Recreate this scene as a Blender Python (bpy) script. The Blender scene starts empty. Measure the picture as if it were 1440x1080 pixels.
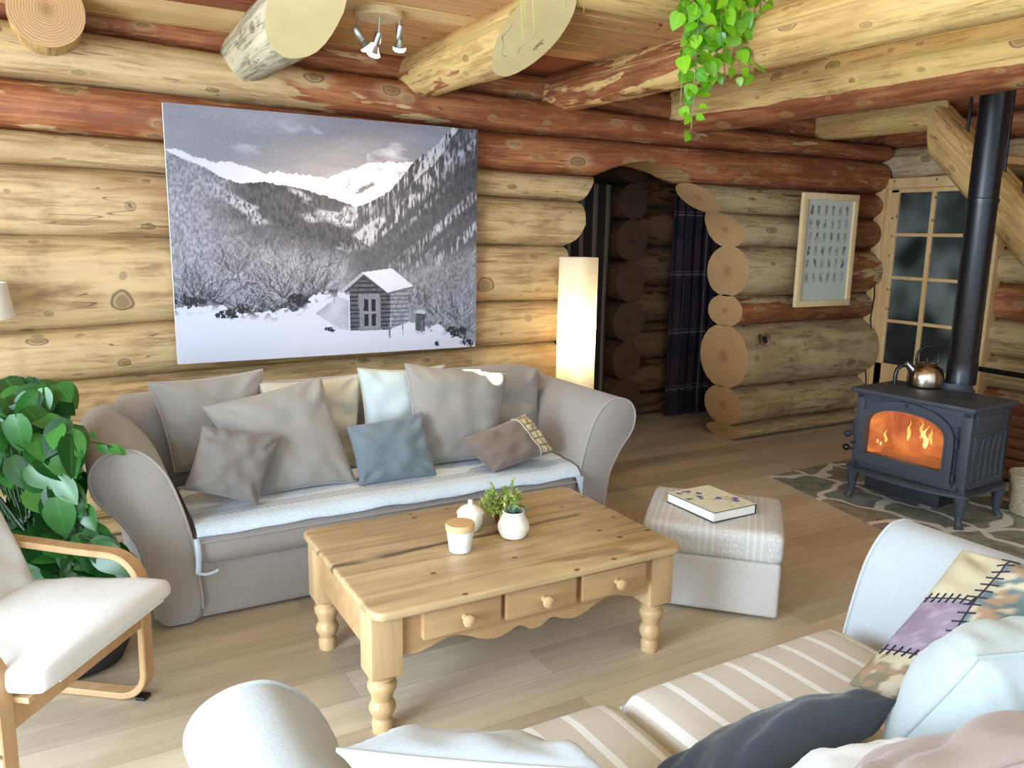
import bpy, bmesh, math, random
import numpy as np
from mathutils import Vector, Matrix, noise
random.seed(7)
PI = math.pi
SC = bpy.context.scene
COL = SC.collection
def V(*a): return Vector(a)
def nz(x, y=0.0, z=0.0): return noise.noise(Vector((x, y, z)))
def sm(a, b, x):
    t = min(1, max(0, (x - a) / (b - a))) if b != a else 0.0
    return t * t * (3 - 2 * t)
def interp(pts, x):
    if x <= pts[0][0]: return pts[0][1]
    for (a, b), (c, d) in zip(pts, pts[1:]):
        if x <= c: return b + (d - b) * (x - a) / (c - a)
    return pts[-1][1]

# ------------------------------------------------------------------ mesh builder
class MB:
    def __init__(s):
        s.v = []; s.f = []; s.m = []; s.c = []; s.r = []; s.mi = 0
    def add(s, vs, fs, c=None, r=None, M=None, mi=None):
        o = len(s.v); mi = s.mi if mi is None else mi
        for i, p in enumerate(vs):
            p = Vector(p)
            if M is not None: p = M @ p
            s.v.append(p); s.c.append(tuple(c[i]) if c else (p.x, p.y, p.z)); s.r.append(r[i] if r else 0.0)
        for f in fs: s.f.append(tuple(o + k for k in f)); s.m.append(mi)
        return s
    def bm(s, b, M=None, mi=None):
        b.verts.index_update()
        s.add([v.co.copy() for v in b.verts], [[v.index for v in f.verts] for f in b.faces], M=M, mi=mi); b.free(); return s
    def box(s, x0, y0, z0, x1, y1, z1, bev=0.0, seg=2, M=None, mi=None):
        b = bmesh.new(); bmesh.ops.create_cube(b, size=1)
        bmesh.ops.scale(b, vec=(abs(x1 - x0), abs(y1 - y0), abs(z1 - z0)), verts=b.verts)
        if bev: bmesh.ops.bevel(b, geom=list(b.edges), offset=bev, segments=seg, profile=.6, affect='EDGES')
        bmesh.ops.translate(b, vec=((x0 + x1) / 2, (y0 + y1) / 2, (z0 + z1) / 2), verts=b.verts)
        return s.bm(b, M, mi)
    def lathe(s, prof, cx=0, cy=0, cz=0, n=28, M=None, mi=None, cap=True):
        vs = []; fs = []
        for (r, z) in prof:
            for k in range(n):
                a = 2 * PI * k / n; vs.append((cx + r * math.cos(a), cy + r * math.sin(a), cz + z))
        for i in range(len(prof) - 1):
            for k in range(n):
                k2 = (k + 1) % n; fs.append((i * n + k, i * n + k2, (i + 1) * n + k2, (i + 1) * n + k))
        if cap:
            fs.append(tuple(reversed(range(n)))); fs.append(tuple((len(prof) - 1) * n + k for k in range(n)))
        return s.add(vs, fs, M=M, mi=mi)
    def tube(s, pts, r, n=8, closed=False, M=None, mi=None):
        pts = [Vector(p) for p in pts]; N = len(pts); vs = []; fs = []
        rr = r if isinstance(r, (list, tuple)) else [r] * N
        up = None
        for i, p in enumerate(pts):
            t = (pts[(i + 1) % N] - pts[i - 1]) if closed else (pts[min(i + 1, N - 1)] - pts[max(i - 1, 0)])
            t = t.normalized() if t.length > 1e-9 else V(0, 0, 1)
            if up is None: up = t.orthogonal().normalized()
            up = (up - t * up.dot(t)); up = up.normalized() if up.length > 1e-6 else t.orthogonal().normalized()
            w = t.cross(up)
            for k in range(n):
                a = 2 * PI * k / n; vs.append(p + (up * math.cos(a) + w * math.sin(a)) * rr[i])
        for i in range(N if closed else N - 1):
            j = (i + 1) % N
            for k in range(n):
                k2 = (k + 1) % n; fs.append((i * n + k, i * n + k2, j * n + k2, j * n + k))
        if not closed:
            fs.append(tuple(reversed(range(n)))); fs.append(tuple((N - 1) * n + k for k in range(n)))
        return s.add(vs, fs, M=M, mi=mi)
    def prism(s, poly, f0, f1, M=None, mi=None):
        # poly: 2-D outline; f0(p), f1(p) give the two 3-D ends
        n = len(poly); vs = [f0(p) for p in poly] + [f1(p) for p in poly]
        fs = [tuple(range(n)), tuple(reversed(range(n, 2 * n)))]
        fs += [(k, n + k, n + (k + 1) % n, (k + 1) % n) for k in range(n)]
        return s.add(vs, fs, M=M, mi=mi)
    def strip(s, pts, side, w, t, M=None, mi=None):
        # bent rectangular bar: path pts, constant side direction, width w, thickness t
        pts = [Vector(p) for p in pts]; side = Vector(side).normalized(); vs = []; fs = []; N = len(pts)
        for i, p in enumerate(pts):
            tg = (pts[min(i + 1, N - 1)] - pts[max(i - 1, 0)]).normalized(); up = tg.cross(side).normalized()
            b = .004
            for (a, c) in ((-w/2+b, -t/2), (w/2-b, -t/2), (w/2, -t/2+b), (w/2, t/2-b), (w/2-b, t/2), (-w/2+b, t/2), (-w/2, t/2-b), (-w/2, -t/2+b)):
                vs.append(p + side * a + up * c)
        for i in range(N - 1):
            for k in range(8):
                k2 = (k + 1) % 8; fs.append((i*8+k, i*8+k2, (i+1)*8+k2, (i+1)*8+k))
        fs.append(tuple(reversed(range(8)))); fs.append(tuple((N-1)*8+k for k in range(8)))
        return s.add(vs, fs, M=M, mi=mi)
    def grid(s, fn, nu, nv, cf=None, mi=None, M=None):
        vs = []; cs = []
        for j in range(nv + 1):
            for i in range(nu + 1):
                u, v = i / nu, j / nv; vs.append(fn(u, v)); cs.append(cf(u, v) if cf else (u, v, 0))
        fs = [(j*(nu+1)+i, j*(nu+1)+i+1, (j+1)*(nu+1)+i+1, (j+1)*(nu+1)+i) for j in range(nv) for i in range(nu)]
        return s.add(vs, fs, c=cs, mi=mi, M=M)

WORLD = {}
def wm(o): return WORLD.get(o.name, Matrix.Identity(4)) if o else Matrix.Identity(4)
def obj(name, mb, mats, parent=None, local=False, smooth=True, angle=40, fixn=True):
    me = bpy.data.meshes.new(name)
    vs = mb.v
    if parent is not None and not local:
        inv = wm(parent).inverted(); vs = [inv @ v for v in vs]
    me.from_pydata([tuple(v) for v in vs], [], mb.f)
    if not isinstance(mats, (list, tuple)): mats = [mats]
    for m in mats: me.materials.append(m)
    me.polygons.foreach_set('material_index', mb.m)
    a = me.attributes.new('wuv', 'FLOAT_VECTOR', 'POINT'); a.data.foreach_set('vector', [x for c in mb.c for x in c])
    a = me.attributes.new('red', 'FLOAT', 'POINT'); a.data.foreach_set('value', mb.r)
    if fixn:
        b = bmesh.new(); b.from_mesh(me); bmesh.ops.recalc_face_normals(b, faces=b.faces); b.to_mesh(me); b.free()
    me.polygons.foreach_set('use_smooth', [smooth] * len(me.polygons))
    if smooth and angle < 180: me.set_sharp_from_angle(angle=math.radians(angle))
    me.update()
    o = bpy.data.objects.new(name, me); COL.objects.link(o)
    if parent is not None: o.parent = parent
    WORLD[o.name] = wm(parent).copy()
    return o
def tag(o, label, cat, group=None, kind=None):
    o['label'] = label; o['category'] = cat
    if group: o['group'] = group
    if kind: o['kind'] = kind
    return o
def thing(name, label, cat, loc=(0, 0, 0), rotz=0, group=None):
    o = bpy.data.objects.new(name, None); COL.objects.link(o); o.empty_display_size = .1
    o.location = loc; o.rotation_euler = (0, 0, rotz)
    WORLD[o.name] = Matrix.Translation(loc) @ Matrix.Rotation(rotz, 4, 'Z')
    return tag(o, label, cat, group)
def struct(name, mb, mats, parent=None, **k):
    o = obj(name, mb, mats, parent, **k)
    if parent is None: o['kind'] = 'structure'
    return o

# ------------------------------------------------------------------ materials
class NT:
    def __init__(s, name):
        s.m = bpy.data.materials.new(name); s.m.use_nodes = True; s.t = s.m.node_tree; s.t.nodes.clear()
        s.out = s.t.nodes.new('ShaderNodeOutputMaterial'); s.b = s.t.nodes.new('ShaderNodeBsdfPrincipled')
        s.t.links.new(s.b.outputs[0], s.out.inputs[0])
    def lk(s, a, b):
        if hasattr(a, 'is_output'): s.t.links.new(a, b)
        else:
            if b.type == 'RGBA' and len(a) == 3: a = (*a, 1)
            b.default_value = a
    def n(s, ty, out=0, props=None, **ins):
        x = s.t.nodes.new('ShaderNode' + ty)
        for k, v in (props or {}).items(): setattr(x, k, v)
        for k, v in ins.items():
            key = int(k[1:]) if k[0] == 'i' and k[1:].isdigit() else k.replace('_', ' ')
            s.lk(v, x.inputs[key])
        return x.outputs[out]
    def attr(s, nm, out='Vector'):
        x = s.t.nodes.new('ShaderNodeAttribute'); x.attribute_name = nm; return x.outputs[out]
    def obj(s): return s.n('TexCoord', 'Object')
    def scale(s, v, sc, loc=(0, 0, 0)): return s.n('Mapping', Vector=v, Scale=sc, Location=loc)
    def noise(s, v, sc=1., det=4., rough=.55, dist=0., out='Fac'): return s.n('TexNoise', out, Vector=v, Scale=sc, Detail=det, Roughness=rough, Distortion=dist)
    def math(s, op, a, b=0., c=0., clamp=False):
        return s.n('Math', props=dict(operation=op, use_clamp=clamp), i0=a, i1=b, i2=c)
    def mix(s, f, a, b, mode='MIX'):
        x = s.t.nodes.new('ShaderNodeMix'); x.data_type = 'RGBA'; x.blend_type = mode
        s.lk(f, x.inputs[0]); s.lk(a, x.inputs[6]); s.lk(b, x.inputs[7]); return x.outputs[2]
    def ramp(s, f, stops, interp='LINEAR'):
        x = s.t.nodes.new('ShaderNodeValToRGB'); x.color_ramp.interpolation = interp; e = x.color_ramp.elements
        while len(e) < len(stops): e.new(.5)
        for el, (p, c) in zip(e, stops):
            el.position = p; el.color = (*c, 1) if not isinstance(c, (int, float)) else (c, c, c, 1)
        s.lk(f, x.inputs[0]); return x.outputs[0]
    def sstep(s, f, a, b):
        return s.n('MapRange', props=dict(interpolation_type='SMOOTHSTEP'), Value=f, From_Min=a, From_Max=b)
    def sep(s, v, k): return s.n('SeparateXYZ', k, Vector=v)
    def bump(s, h, st=.3, d=.01): s.lk(s.n('Bump', Height=h, Strength=st, Distance=d), s.b.inputs['Normal'])
    def fin(s, col=None, rough=None, metal=None, spec=None, **k):
        for key, val in (('Base Color', col), ('Roughness', rough), ('Metallic', metal), ('Specular IOR Level', spec)):
            if val is not None: s.lk(val, s.b.inputs[key])
        for key, val in k.items(): s.lk(val, s.b.inputs[key.replace('_', ' ')])
        return s.m

def srgb(r, g, b):
    f = lambda c: (c / 255 / 12.92) if c <= 10 else ((c / 255 + .055) / 1.055) ** 2.4
    return (f(r), f(g), f(b))
def mul(c, k): return tuple(x * k for x in c)

def plain(name, col, rough=.6, metal=0., spec=.5, var=0., vs=20.):
    t = NT(name)
    if var:
        c = t.mix(t.noise(t.obj(), vs, 3), mul(col, 1 - var), mul(col, 1 + var))
    else: c = col
    return t.fin(c, rough, metal, spec)

def log_wood(name, pale1, pale2, red1, red2, rough=.55):
    t = NT(name); w = t.attr('wuv'); red = t.attr('red', 'Fac')
    streak = t.noise(t.scale(w, (2.2, 34, 1)), 1, 6, .65, .8)
    mott = t.noise(t.scale(w, (3.2, 9, 1)), 1, 4, .6, .5)
    big = t.noise(t.scale(w, (.9, 2.2, 1)), 1, 2)
    f = t.math('ADD', t.math('MULTIPLY', streak, .55), t.math('MULTIPLY', mott, .45))
    pale = t.ramp(f, [(.30, mul(pale1, .52)), (.42, mul(pale1, .9)), (.52, mul(pale2, .92)), (.66, mul(pale2, 1.08))])
    brown = t.mix(streak, mul(red2, .75), mul(pale1, .95))
    pale = t.mix(t.math('MULTIPLY', t.sstep(big, .52, .72), .55), pale, brown)
    redc = t.ramp(f, [(.3, mul(red1, .75)), (.46, red1), (.64, red2)])
    pm = t.math('ADD', t.noise(t.scale(w, (2.4, 8.5, 1)), 1, 3.5, .55, .5), t.math('MULTIPLY', t.math('SUBTRACT', red, .5), 1.0))
    msk = t.sstep(pm, .49, .545)
    c = t.mix(msk, pale, redc)
    rim = t.math('MULTIPLY', t.math('SUBTRACT', t.sstep(pm, .44, .49), t.sstep(pm, .49, .54)), .3, clamp=True)
    c = t.mix(rim, c, mul(pale2, 1.12))
    wv = t.n('VectorMath', props=dict(operation='ADD'), i0=w, i1=t.n('VectorMath', props=dict(operation='SCALE'), i0=t.noise(t.scale(w, (9, 9, 1)), 1, 2, out='Color'), Scale=.03))
    def knots(c, sc, size, lim, strength):
        vor = t.t.nodes.new('ShaderNodeTexVoronoi'); vor.voronoi_dimensions = '2D'; t.lk(t.scale(wv, sc), vor.inputs['Vector']); vor.inputs['Scale'].default_value = 1
        gate = t.math('MULTIPLY', t.math('GREATER_THAN', t.sep(vor.outputs['Color'], 0), lim), strength)
        d = t.math('DIVIDE', vor.outputs['Distance'], t.math('MULTIPLY_ADD', t.sep(vor.outputs['Color'], 1), size, size * .5))
        halo = t.math('MULTIPLY', t.math('SUBTRACT', 1., t.sstep(d, .9, 3.2)), gate)
        core = t.math('MULTIPLY', t.math('SUBTRACT', 1., t.sstep(d, .55, 1.05)), gate)
        ring = t.math('MULTIPLY', t.math('MULTIPLY', t.sstep(d, .85, 1.), t.math('SUBTRACT', 1., t.sstep(d, 1.05, 1.3))), gate)
        c = t.mix(t.math('MULTIPLY', halo, .5), c, mul(pale2, .95))
        c = t.mix(t.math('MULTIPLY', core, .7), c, mul(pale1, .42))
        return t.mix(t.math('MULTIPLY', ring, .75), c, (.06, .03, .014)), core
    c, k1 = knots(c, (2.1, 3.4, 1), .075, .5, 1.)
    c, k2 = knots(c, (5.3, 8.5, 1), .10, .72, .8)
    ck = t.noise(t.scale(w, (.9, 15, 1), (3, 1, 0)), 1, 2)
    cg = t.noise(t.scale(w, (1.3, 4, 1), (7, 5, 0)), 1, 1)
    crk = t.math('MULTIPLY', t.math('LESS_THAN', t.math('ABSOLUTE', t.math('SUBTRACT', ck, .5)), .005), t.math('GREATER_THAN', cg, .56))
    c = t.mix(t.math('MULTIPLY', crk, .65), c, (.05, .028, .015))
    t.bump(t.math('SUBTRACT', t.math('ADD', f, t.math('MULTIPLY', k1, .5)), crk), .45, .014)
    return t.fin(c, rough, spec=.3)
def end_grain(name, a, b):
    t = NT(name); w = t.attr('wuv')
    r = t.math('ADD', t.sep(w, 0), t.math('MULTIPLY', t.noise(t.scale(w, (2, 3, 1)), 2, 3), .12))
    rings = t.math('SINE', t.math('MULTIPLY', r, 95.))
    c = t.mix(t.math('MULTIPLY_ADD', rings, .5, .5), a, b)
    c = t.mix(t.math('MULTIPLY', t.noise(t.obj(), 9, 4), .5), c, mul(a, .8))
    c = t.mix(t.sstep(t.sep(w, 0), .3, 0.), c, mul(a, .7))
    t.bump(rings, .15, .004)
    return t.fin(c, .6, spec=.3)

PALE1, PALE2 = srgb(156, 126, 86), srgb(188, 161, 116)
RED1, RED2 = srgb(126, 72, 44), srgb(174, 114, 72)
M_LOG = log_wood('log_wood', PALE1, PALE2, RED1, RED2)
M_GLOG = log_wood('weathered_log_wood', srgb(150, 126, 92), srgb(184, 162, 124), srgb(120, 70, 42), srgb(160, 108, 68))
M_BEAM = log_wood('beam_log_wood', srgb(178, 142, 86), srgb(208, 174, 112), RED1, srgb(166, 108, 70))
M_END = end_grain('log_end_grain', srgb(170, 130, 84), srgb(196, 160, 112))
def sawn_face():
    t = NT('smooth_sawn_log_face'); o = t.obj()
    n = t.noise(t.scale(o, (4, 4, 9)), 1, 4); w = t.attr('wuv')
    c = t.mix(n, srgb(186, 164, 112), srgb(212, 194, 144))
    ck = t.noise(t.scale(o, (5, 3, 2.2)), 1, 2)
    c = t.mix(t.math('MULTIPLY', t.math('LESS_THAN', t.math('ABSOLUTE', t.math('SUBTRACT', ck, .44)), .004), t.math('MULTIPLY', t.math('GREATER_THAN', t.noise(t.scale(o, (2.5, 2.5, 2.5), (5, 0, 0)), 1, 1), .62), .7)), c, (.09, .05, .02))
    return t.fin(c, .6, spec=.3)
M_CUT = sawn_face()
M_GREYLOG = log_wood('grey_barked_log', srgb(138, 128, 104), srgb(196, 186, 154), srgb(120, 104, 82), srgb(160, 142, 112))
M_HLOG = log_wood('shaded_hall_log_wood', srgb(92, 70, 48), srgb(106, 82, 58), srgb(66, 38, 24), srgb(82, 48, 32))  # log wood darkened, the hall's dimness is put into the colour
M_HEND = end_grain('shaded_hall_log_end_grain', srgb(66, 48, 34), srgb(76, 58, 42))  # end grain darkened to match, shade painted in

def floor_mat():
    t = NT('oak_floor_planks'); o = t.obj()
    b = t.t.nodes.new('ShaderNodeTexBrick'); t.lk(t.scale(o, (1, 1, 1), (.35, .05, 0)), b.inputs['Vector'])
    b.offset = .37; b.offset_frequency = 2
    for k, v in dict(Scale=1, Mortar_Size=.0016, Mortar_Smooth=.1, Bias=0., Brick_Width=1.9, Row_Height=.185).items(): b.inputs[k.replace('_', ' ')].default_value = v
    b.inputs['Color1'].default_value = (0, 0, 0, 1); b.inputs['Color2'].default_value = (1, 1, 1, 1); b.inputs['Mortar'].default_value = (.5, .5, .5, 1)
    per = t.sep(b.outputs['Color'], 0)
    gr = t.noise(t.n('VectorMath', props=dict(operation='ADD'), i0=t.scale(o, (1.3, 22, 1)), i1=t.n('CombineXYZ', X=t.math('MULTIPLY', per, 17.), Y=t.math('MULTIPLY', per, 9.), Z=0.)), 1, 5, .6, .8)
    f = t.math('ADD', t.math('MULTIPLY', per, .42), t.math('MULTIPLY', gr, .62))
    c = t.ramp(f, [(.15, srgb(152, 138, 116)), (.5, srgb(187, 171, 147)), (.85, srgb(212, 198, 172))])
    c = t.mix(t.math('MULTIPLY', b.outputs['Fac'], .35), c, (.09, .07, .05))
    t.bump(t.math('SUBTRACT', t.math('MULTIPLY', gr, .3), b.outputs['Fac']), .12, .004)
    return t.fin(c, t.math('MULTIPLY_ADD', gr, .2, .3), spec=.45)
M_FLOOR = floor_mat()

def slate_mat():
    t = NT('slate_paving'); o = t.obj()
    wv = t.n('VectorMath', props=dict(operation='ADD'), i0=o, i1=t.n('VectorMath', props=dict(operation='SCALE'), i0=t.noise(o, 2.2, 2, out='Color'), Scale=.42))
    v = t.scale(wv, (3.3, 2.3, 1), (.3, .8, 0))
    e = t.n('TexVoronoi', 'Distance', props=dict(feature='DISTANCE_TO_EDGE', voronoi_dimensions='2D'), Vector=v, Scale=1., Randomness=1.)
    cell = t.n('TexVoronoi', 'Color', props=dict(voronoi_dimensions='2D'), Vector=v, Scale=1., Randomness=1.)
    k = t.sep(cell, 0)
    st = t.ramp(k, [(0, srgb(126, 130, 122)), (.35, srgb(152, 152, 134)), (.6, srgb(122, 134, 136)), (.85, srgb(156, 148, 124)), (1, srgb(132, 130, 120))])
    st = t.mix(t.sstep(t.noise(o, 9, 5), .25, .6), mul(srgb(110, 110, 100), .75), st)
    mort = t.mix(t.noise(o, 40, 3), srgb(206, 200, 192), srgb(234, 230, 224))
    msk = t.sstep(t.math('ADD', e, t.math('MULTIPLY', t.noise(o, 14, 3), .03)), .07, .10)
    t.bump(t.math('ADD', msk, t.math('MULTIPLY', t.noise(o, 18, 5), .5)), .35, .008)
    return t.fin(t.mix(msk, mort, st), .5, spec=.4)
M_SLATE = slate_mat()

def board_mat(name, c1, c2, axis=0, rough=.5, knots=True, stain=0.):
    t = NT(name); o = t.obj()
    sc = [22., 22., 22.]; sc[axis] = 1.5
    gr = t.noise(t.scale(o, tuple(sc)), 1, 5, .6, .6)
    mo = t.noise(o, 2.4, 3)
    gm = t.noise(t.scale(o, tuple(.45 * v for v in sc)), 1, 5, .65, 1.)
    c = t.ramp(t.math('ADD', t.math('MULTIPLY', gr, .65), t.math('MULTIPLY', mo, .35)), [(.3, c1), (.66, c2)])
    if stain: c = t.mix(t.math('MULTIPLY', t.sstep(gm, .48, .66), .6), c, mul(c1, .62))
    if knots:
        a_ = t.sep(o, axis); b_ = t.math('ADD', t.sep(o, (axis + 1) % 3), t.math('MULTIPLY', t.sep(o, (axis + 2) % 3), 1.0))
        vo = t.t.nodes.new('ShaderNodeTexVoronoi'); vo.voronoi_dimensions = '2D'; t.lk(t.n('CombineXYZ', X=t.math('MULTIPLY', a_, 6.5), Y=t.math('MULTIPLY', b_, 9.5), Z=0.), vo.inputs['Vector']); vo.inputs['Scale'].default_value = 1
        g = t.math('GREATER_THAN', t.sep(vo.outputs['Color'], 0), .74)
        c = t.mix(t.math('MULTIPLY', t.math('MULTIPLY', t.math('SUBTRACT', 1., t.sstep(t.math('ADD', vo.outputs['Distance'], t.math('MULTIPLY', t.noise(o, 30, 2), .05)), .08, .13)), g), .85), c, (.09, .042, .018))
    if stain:
        sv = [9., 9., 9.]; sv[axis] = 1.6
        s_ = t.noise(t.scale(o, tuple(sv), (1.7, .4, 0)), 1, 3, .5, .5)
        c = t.mix(t.math('MULTIPLY', t.sstep(s_, .60, .70), stain), c, mul(c1, .4))
        yy = t.sep(o, 1); pf = t.math('FRACT', t.math('DIVIDE', t.math('ADD', yy, .40), .212))     # glued boards
        c = t.mix(t.math('MULTIPLY', t.math('LESS_THAN', t.math('ABSOLUTE', t.math('SUBTRACT', pf, .5)), .006), .6), c, (.10, .06, .03))
        wob = t.math('ADD', yy, t.math('MULTIPLY', t.math('SUBTRACT', t.noise(t.scale(o, (5, 30, 1)), 1, 3), .5), .05))
        dk = t.math('MULTIPLY', t.math('SUBTRACT', 1., t.sstep(t.math('ABSOLUTE', t.math('SUBTRACT', wob, t.math('MULTIPLY_ADD', t.sep(o, 0), .05, .045))), .004, .022)), t.sstep(t.noise(t.scale(o, (3.2, 2, 1), (2.2, 0, 0)), 1, 2), .36, .52))
        c = t.mix(t.math('MULTIPLY', dk, .92), c, (.085, .05, .028))
    t.bump(gr, .15, .004)
    return t.fin(c, rough, spec=.35)
M_PINE = board_mat('waxed_pine', srgb(160, 132, 92), srgb(204, 178, 134), 0, .38, True, .55)
M_PINEL = board_mat('waxed_pine_turned', srgb(178, 146, 102), srgb(206, 176, 130), 2, .35, False)
M_PINED = board_mat('drawer_pine', srgb(160, 124, 84), srgb(190, 156, 112), 0, .4, True)
M_CASING = board_mat('pine_door_casing', srgb(186, 148, 96), srgb(216, 182, 130), 2, .5, True)
M_CEIL = board_mat('ceiling_boards', srgb(164, 116, 72), srgb(208, 162, 110), 0, .55, True)
M_CEILP = board_mat('pale_ceiling_boards', srgb(196, 158, 100), srgb(222, 190, 136), 0, .55, False)
M_CEILR = board_mat('red_ceiling_boards', srgb(110, 54, 30), srgb(150, 84, 50), 0, .55, False)
M_BIRCH = board_mat('bent_birch', srgb(172, 134, 92), srgb(194, 158, 116), 2, .35, False)
M_FRAMEW = board_mat('pale_frame_wood', srgb(206, 178, 128), srgb(224, 200, 156), 2, .4, False)
M_SLAT = board_mat('dark_reddish_boards', srgb(96, 56, 32), srgb(136, 86, 52), 1, .6, True)

def fabric(name, col, var=.1, rough=.92, weave=260., bump=.25, fine=.12):
    t = NT(name); o = t.obj()
    n1 = t.noise(o, 5, 3); n2 = t.noise(t.scale(o, (weave, weave, weave)), 1, 2)
    n3 = t.noise(t.scale(o, (weave * .15, weave * .5, weave * .9)), 1, 2)
    c = t.mix(n1, mul(col, 1 - var), mul(col, 1 + var))
    c = t.mix(t.math('MULTIPLY', t.math('ADD', n2, n3), .5), mul(col, 1 - fine * 2), c)
    t.bump(t.math('ADD', t.math('MULTIPLY', n2, .4), t.math('MULTIPLY', t.noise(o, 14, 3), 1.)), bump, .006)
    t.fin(c, rough, spec=.15)
    t.b.inputs['Sheen Weight'].default_value = .25; t.b.inputs['Sheen Roughness'].default_value = .5
    return t.m
TAUPE = srgb(155, 148, 141)
M_SOFA = fabric('taupe_slipcover', TAUPE)
M_PIPE = fabric('taupe_piping', mul(TAUPE, 1.12))
M_CUSH = fabric('grey_taupe_cushion', srgb(146, 141, 134))
M_CUSHD = fabric('dark_taupe_cushion', srgb(122, 116, 110))
M_BEIGE = fabric('beige_linen', srgb(186, 180, 160))
M_LBLUE = fabric('pale_blue_linen', srgb(184, 196, 196))
M_TEAL = fabric('blue_grey_weave', srgb(112, 124, 130), .12, .9, 180, .35, .2)
M_LACET = fabric('warm_taupe_linen', srgb(122, 106, 94))
M_WHITE = fabric('white_canvas', srgb(226, 226, 224), .04)
M_PALE = fabric('pale_grey_slipcover', srgb(190, 199, 204), .05)
M_PALEP = fabric('pale_piping', srgb(196, 204, 208), .05)
M_OTTO = fabric('ecru_slipcover', srgb(206, 202, 196), .05)
M_DARKB = fabric('dark_slate_blue_velvet', srgb(64, 72, 84), .15, .8)
M_FWHITE = fabric('white_cotton', srgb(228, 234, 242), .04)
M_FTAUPE = fabric('rosy_taupe_cotton', srgb(168, 152, 144), .08)

def throw_mat():
    t = NT('woven_throw'); w = t.attr('wuv'); d = t.sep(w, 1); x = t.sep(w, 0)
    base = t.mix(t.noise(t.scale(w, (160, 160, 1)), 1, 2), srgb(184, 194, 202), srgb(206, 214, 220))
    st = t.math('SINE', t.math('MULTIPLY', d, 240.))
    base = t.mix(t.math('MULTIPLY', t.math('GREATER_THAN', st, .3), .12), base, srgb(160, 168, 176))
    zz = t.math('PINGPONG', t.math('ADD', t.math('MULTIPLY', x, 1.), t.math('MULTIPLY', d, .8)), .013)
    band = t.math('MULTIPLY', t.math('GREATER_THAN', d, .125), t.math('LESS_THAN', d, .205))
    c = t.mix(t.math('MULTIPLY', band, t.math('MULTIPLY', t.math('LESS_THAN', zz, .006), .8)), base, srgb(126, 134, 142))
    hem = t.math('LESS_THAN', t.math('ADD', d, t.math('MULTIPLY', t.noise(t.scale(w, (40, 40, 1)), 1, 3), .012)), .085)
    c = t.mix(hem, c, t.mix(t.noise(t.scale(w, (90, 60, 1)), 1, 4), srgb(178, 198, 214), srgb(222, 234, 242)))
    t.bump(t.math('MULTIPLY', t.noise(t.scale(w, (150, 150, 1)), 1, 3), t.math('MULTIPLY_ADD', hem, 1.5, .5)), .6, .006)
    return t.fin(c, .95, spec=.1)
M_THROW = throw_mat()
def stripe_seat_mat():
    t = NT('striped_seat_fabric'); w = t.attr('wuv'); x = t.sep(w, 0)
    a = t.math('FRACT', t.math('DIVIDE', x, .112))
    m1 = t.math('MULTIPLY', t.math('GREATER_THAN', a, .36), t.math('LESS_THAN', a, .57))
    base = t.mix(t.noise(t.scale(w, (300, 300, 300)), 1, 2), srgb(192, 188, 180), srgb(210, 206, 198))
    c = t.mix(m1, base, srgb(228, 234, 238))
    t.bump(t.noise(t.scale(w, (200, 200, 200)), 1, 2), .2, .004)
    return t.fin(c, .95, spec=.1)
M_STRIPE = stripe_seat_mat()
def otto_cloth_mat():
    t = NT('jacquard_stripe_cloth'); w = t.attr('wuv'); x = t.sep(w, 0); y = t.sep(w, 1)
    a = t.math('FRACT', t.math('DIVIDE', t.math('ADD', x, .02), .205))
    wide = t.math('MULTIPLY', t.math('GREATER_THAN', a, .42), t.math('LESS_THAN', a, .92))
    thin = t.math('GREATER_THAN', t.math('SINE', t.math('MULTIPLY', a, 44.)), .45)
    thin = t.math('MULTIPLY', thin, t.math('LESS_THAN', a, .40))
    fl = t.n('TexVoronoi', 'Distance', props=dict(voronoi_dimensions='2D'), Vector=t.scale(w, (62, 62, 1)), Scale=1., Randomness=.6)
    flo = t.math('LESS_THAN', t.math('ADD', fl, t.math('MULTIPLY', t.noise(t.scale(w, (120, 120, 1)), 1, 2), .3)), .47)
    lo, hi = srgb(194, 192, 186), srgb(216, 218, 218)
    c = t.mix(wide, t.mix(thin, lo, hi), t.mix(flo, lo, hi))
    c = t.mix(t.noise(t.scale(w, (250, 250, 1)), 1, 2), mul(lo, .95), c)
    t.bump(t.noise(t.scale(w, (180, 180, 1)), 1, 2), .25, .004)
    return t.fin(c, .92, spec=.12)
M_OCLOTH = otto_cloth_mat()

M_IRON = plain('stove_cast_iron', srgb(60, 65, 72), .5, 0., .4, .12, 60.)
M_IRON2 = plain('stove_iron_dark', srgb(34, 38, 45), .55, 0., .4)
M_PIPEB = plain('black_flue_enamel', srgb(22, 24, 28), .32, .3, .6)
M_STEEL = plain('brushed_kettle_steel', srgb(176, 160, 140), .22, 1.)
M_CHROME = plain('chrome', srgb(200, 200, 200), .15, 1.)
M_NICKEL = plain('satin_nickel', srgb(176, 176, 168), .35, 1.)
M_BLACKP = plain('black_plastic', srgb(18, 18, 20), .35)
M_CERAM = plain('white_glazed_ceramic', srgb(226, 226, 220), .3, 0., .5)
M_CERAM2 = plain('cream_ceramic', srgb(228, 222, 206), .5, 0., .4, .04, 30)
M_CORK = plain('cork', srgb(206, 168, 120), .8, 0., .2, .18, 220)
M_STONE = plain('dark_stone_pot', srgb(52, 50, 52), .8, 0., .3, .35, 60)
M_SOIL = plain('potting_soil', srgb(40, 28, 20), .95, 0., .1, .3, 60)
M_TERRA = plain('brown_pot_bark', srgb(120, 78, 48), .8, 0., .2, .2, 40)
M_DARK = plain('leak_filler_dark', srgb(58, 38, 24), .9)  # for the added light-leak filler only, no real chinking
M_WHITEP = plain('white_enamel', srgb(232, 226, 210), .5)
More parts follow.
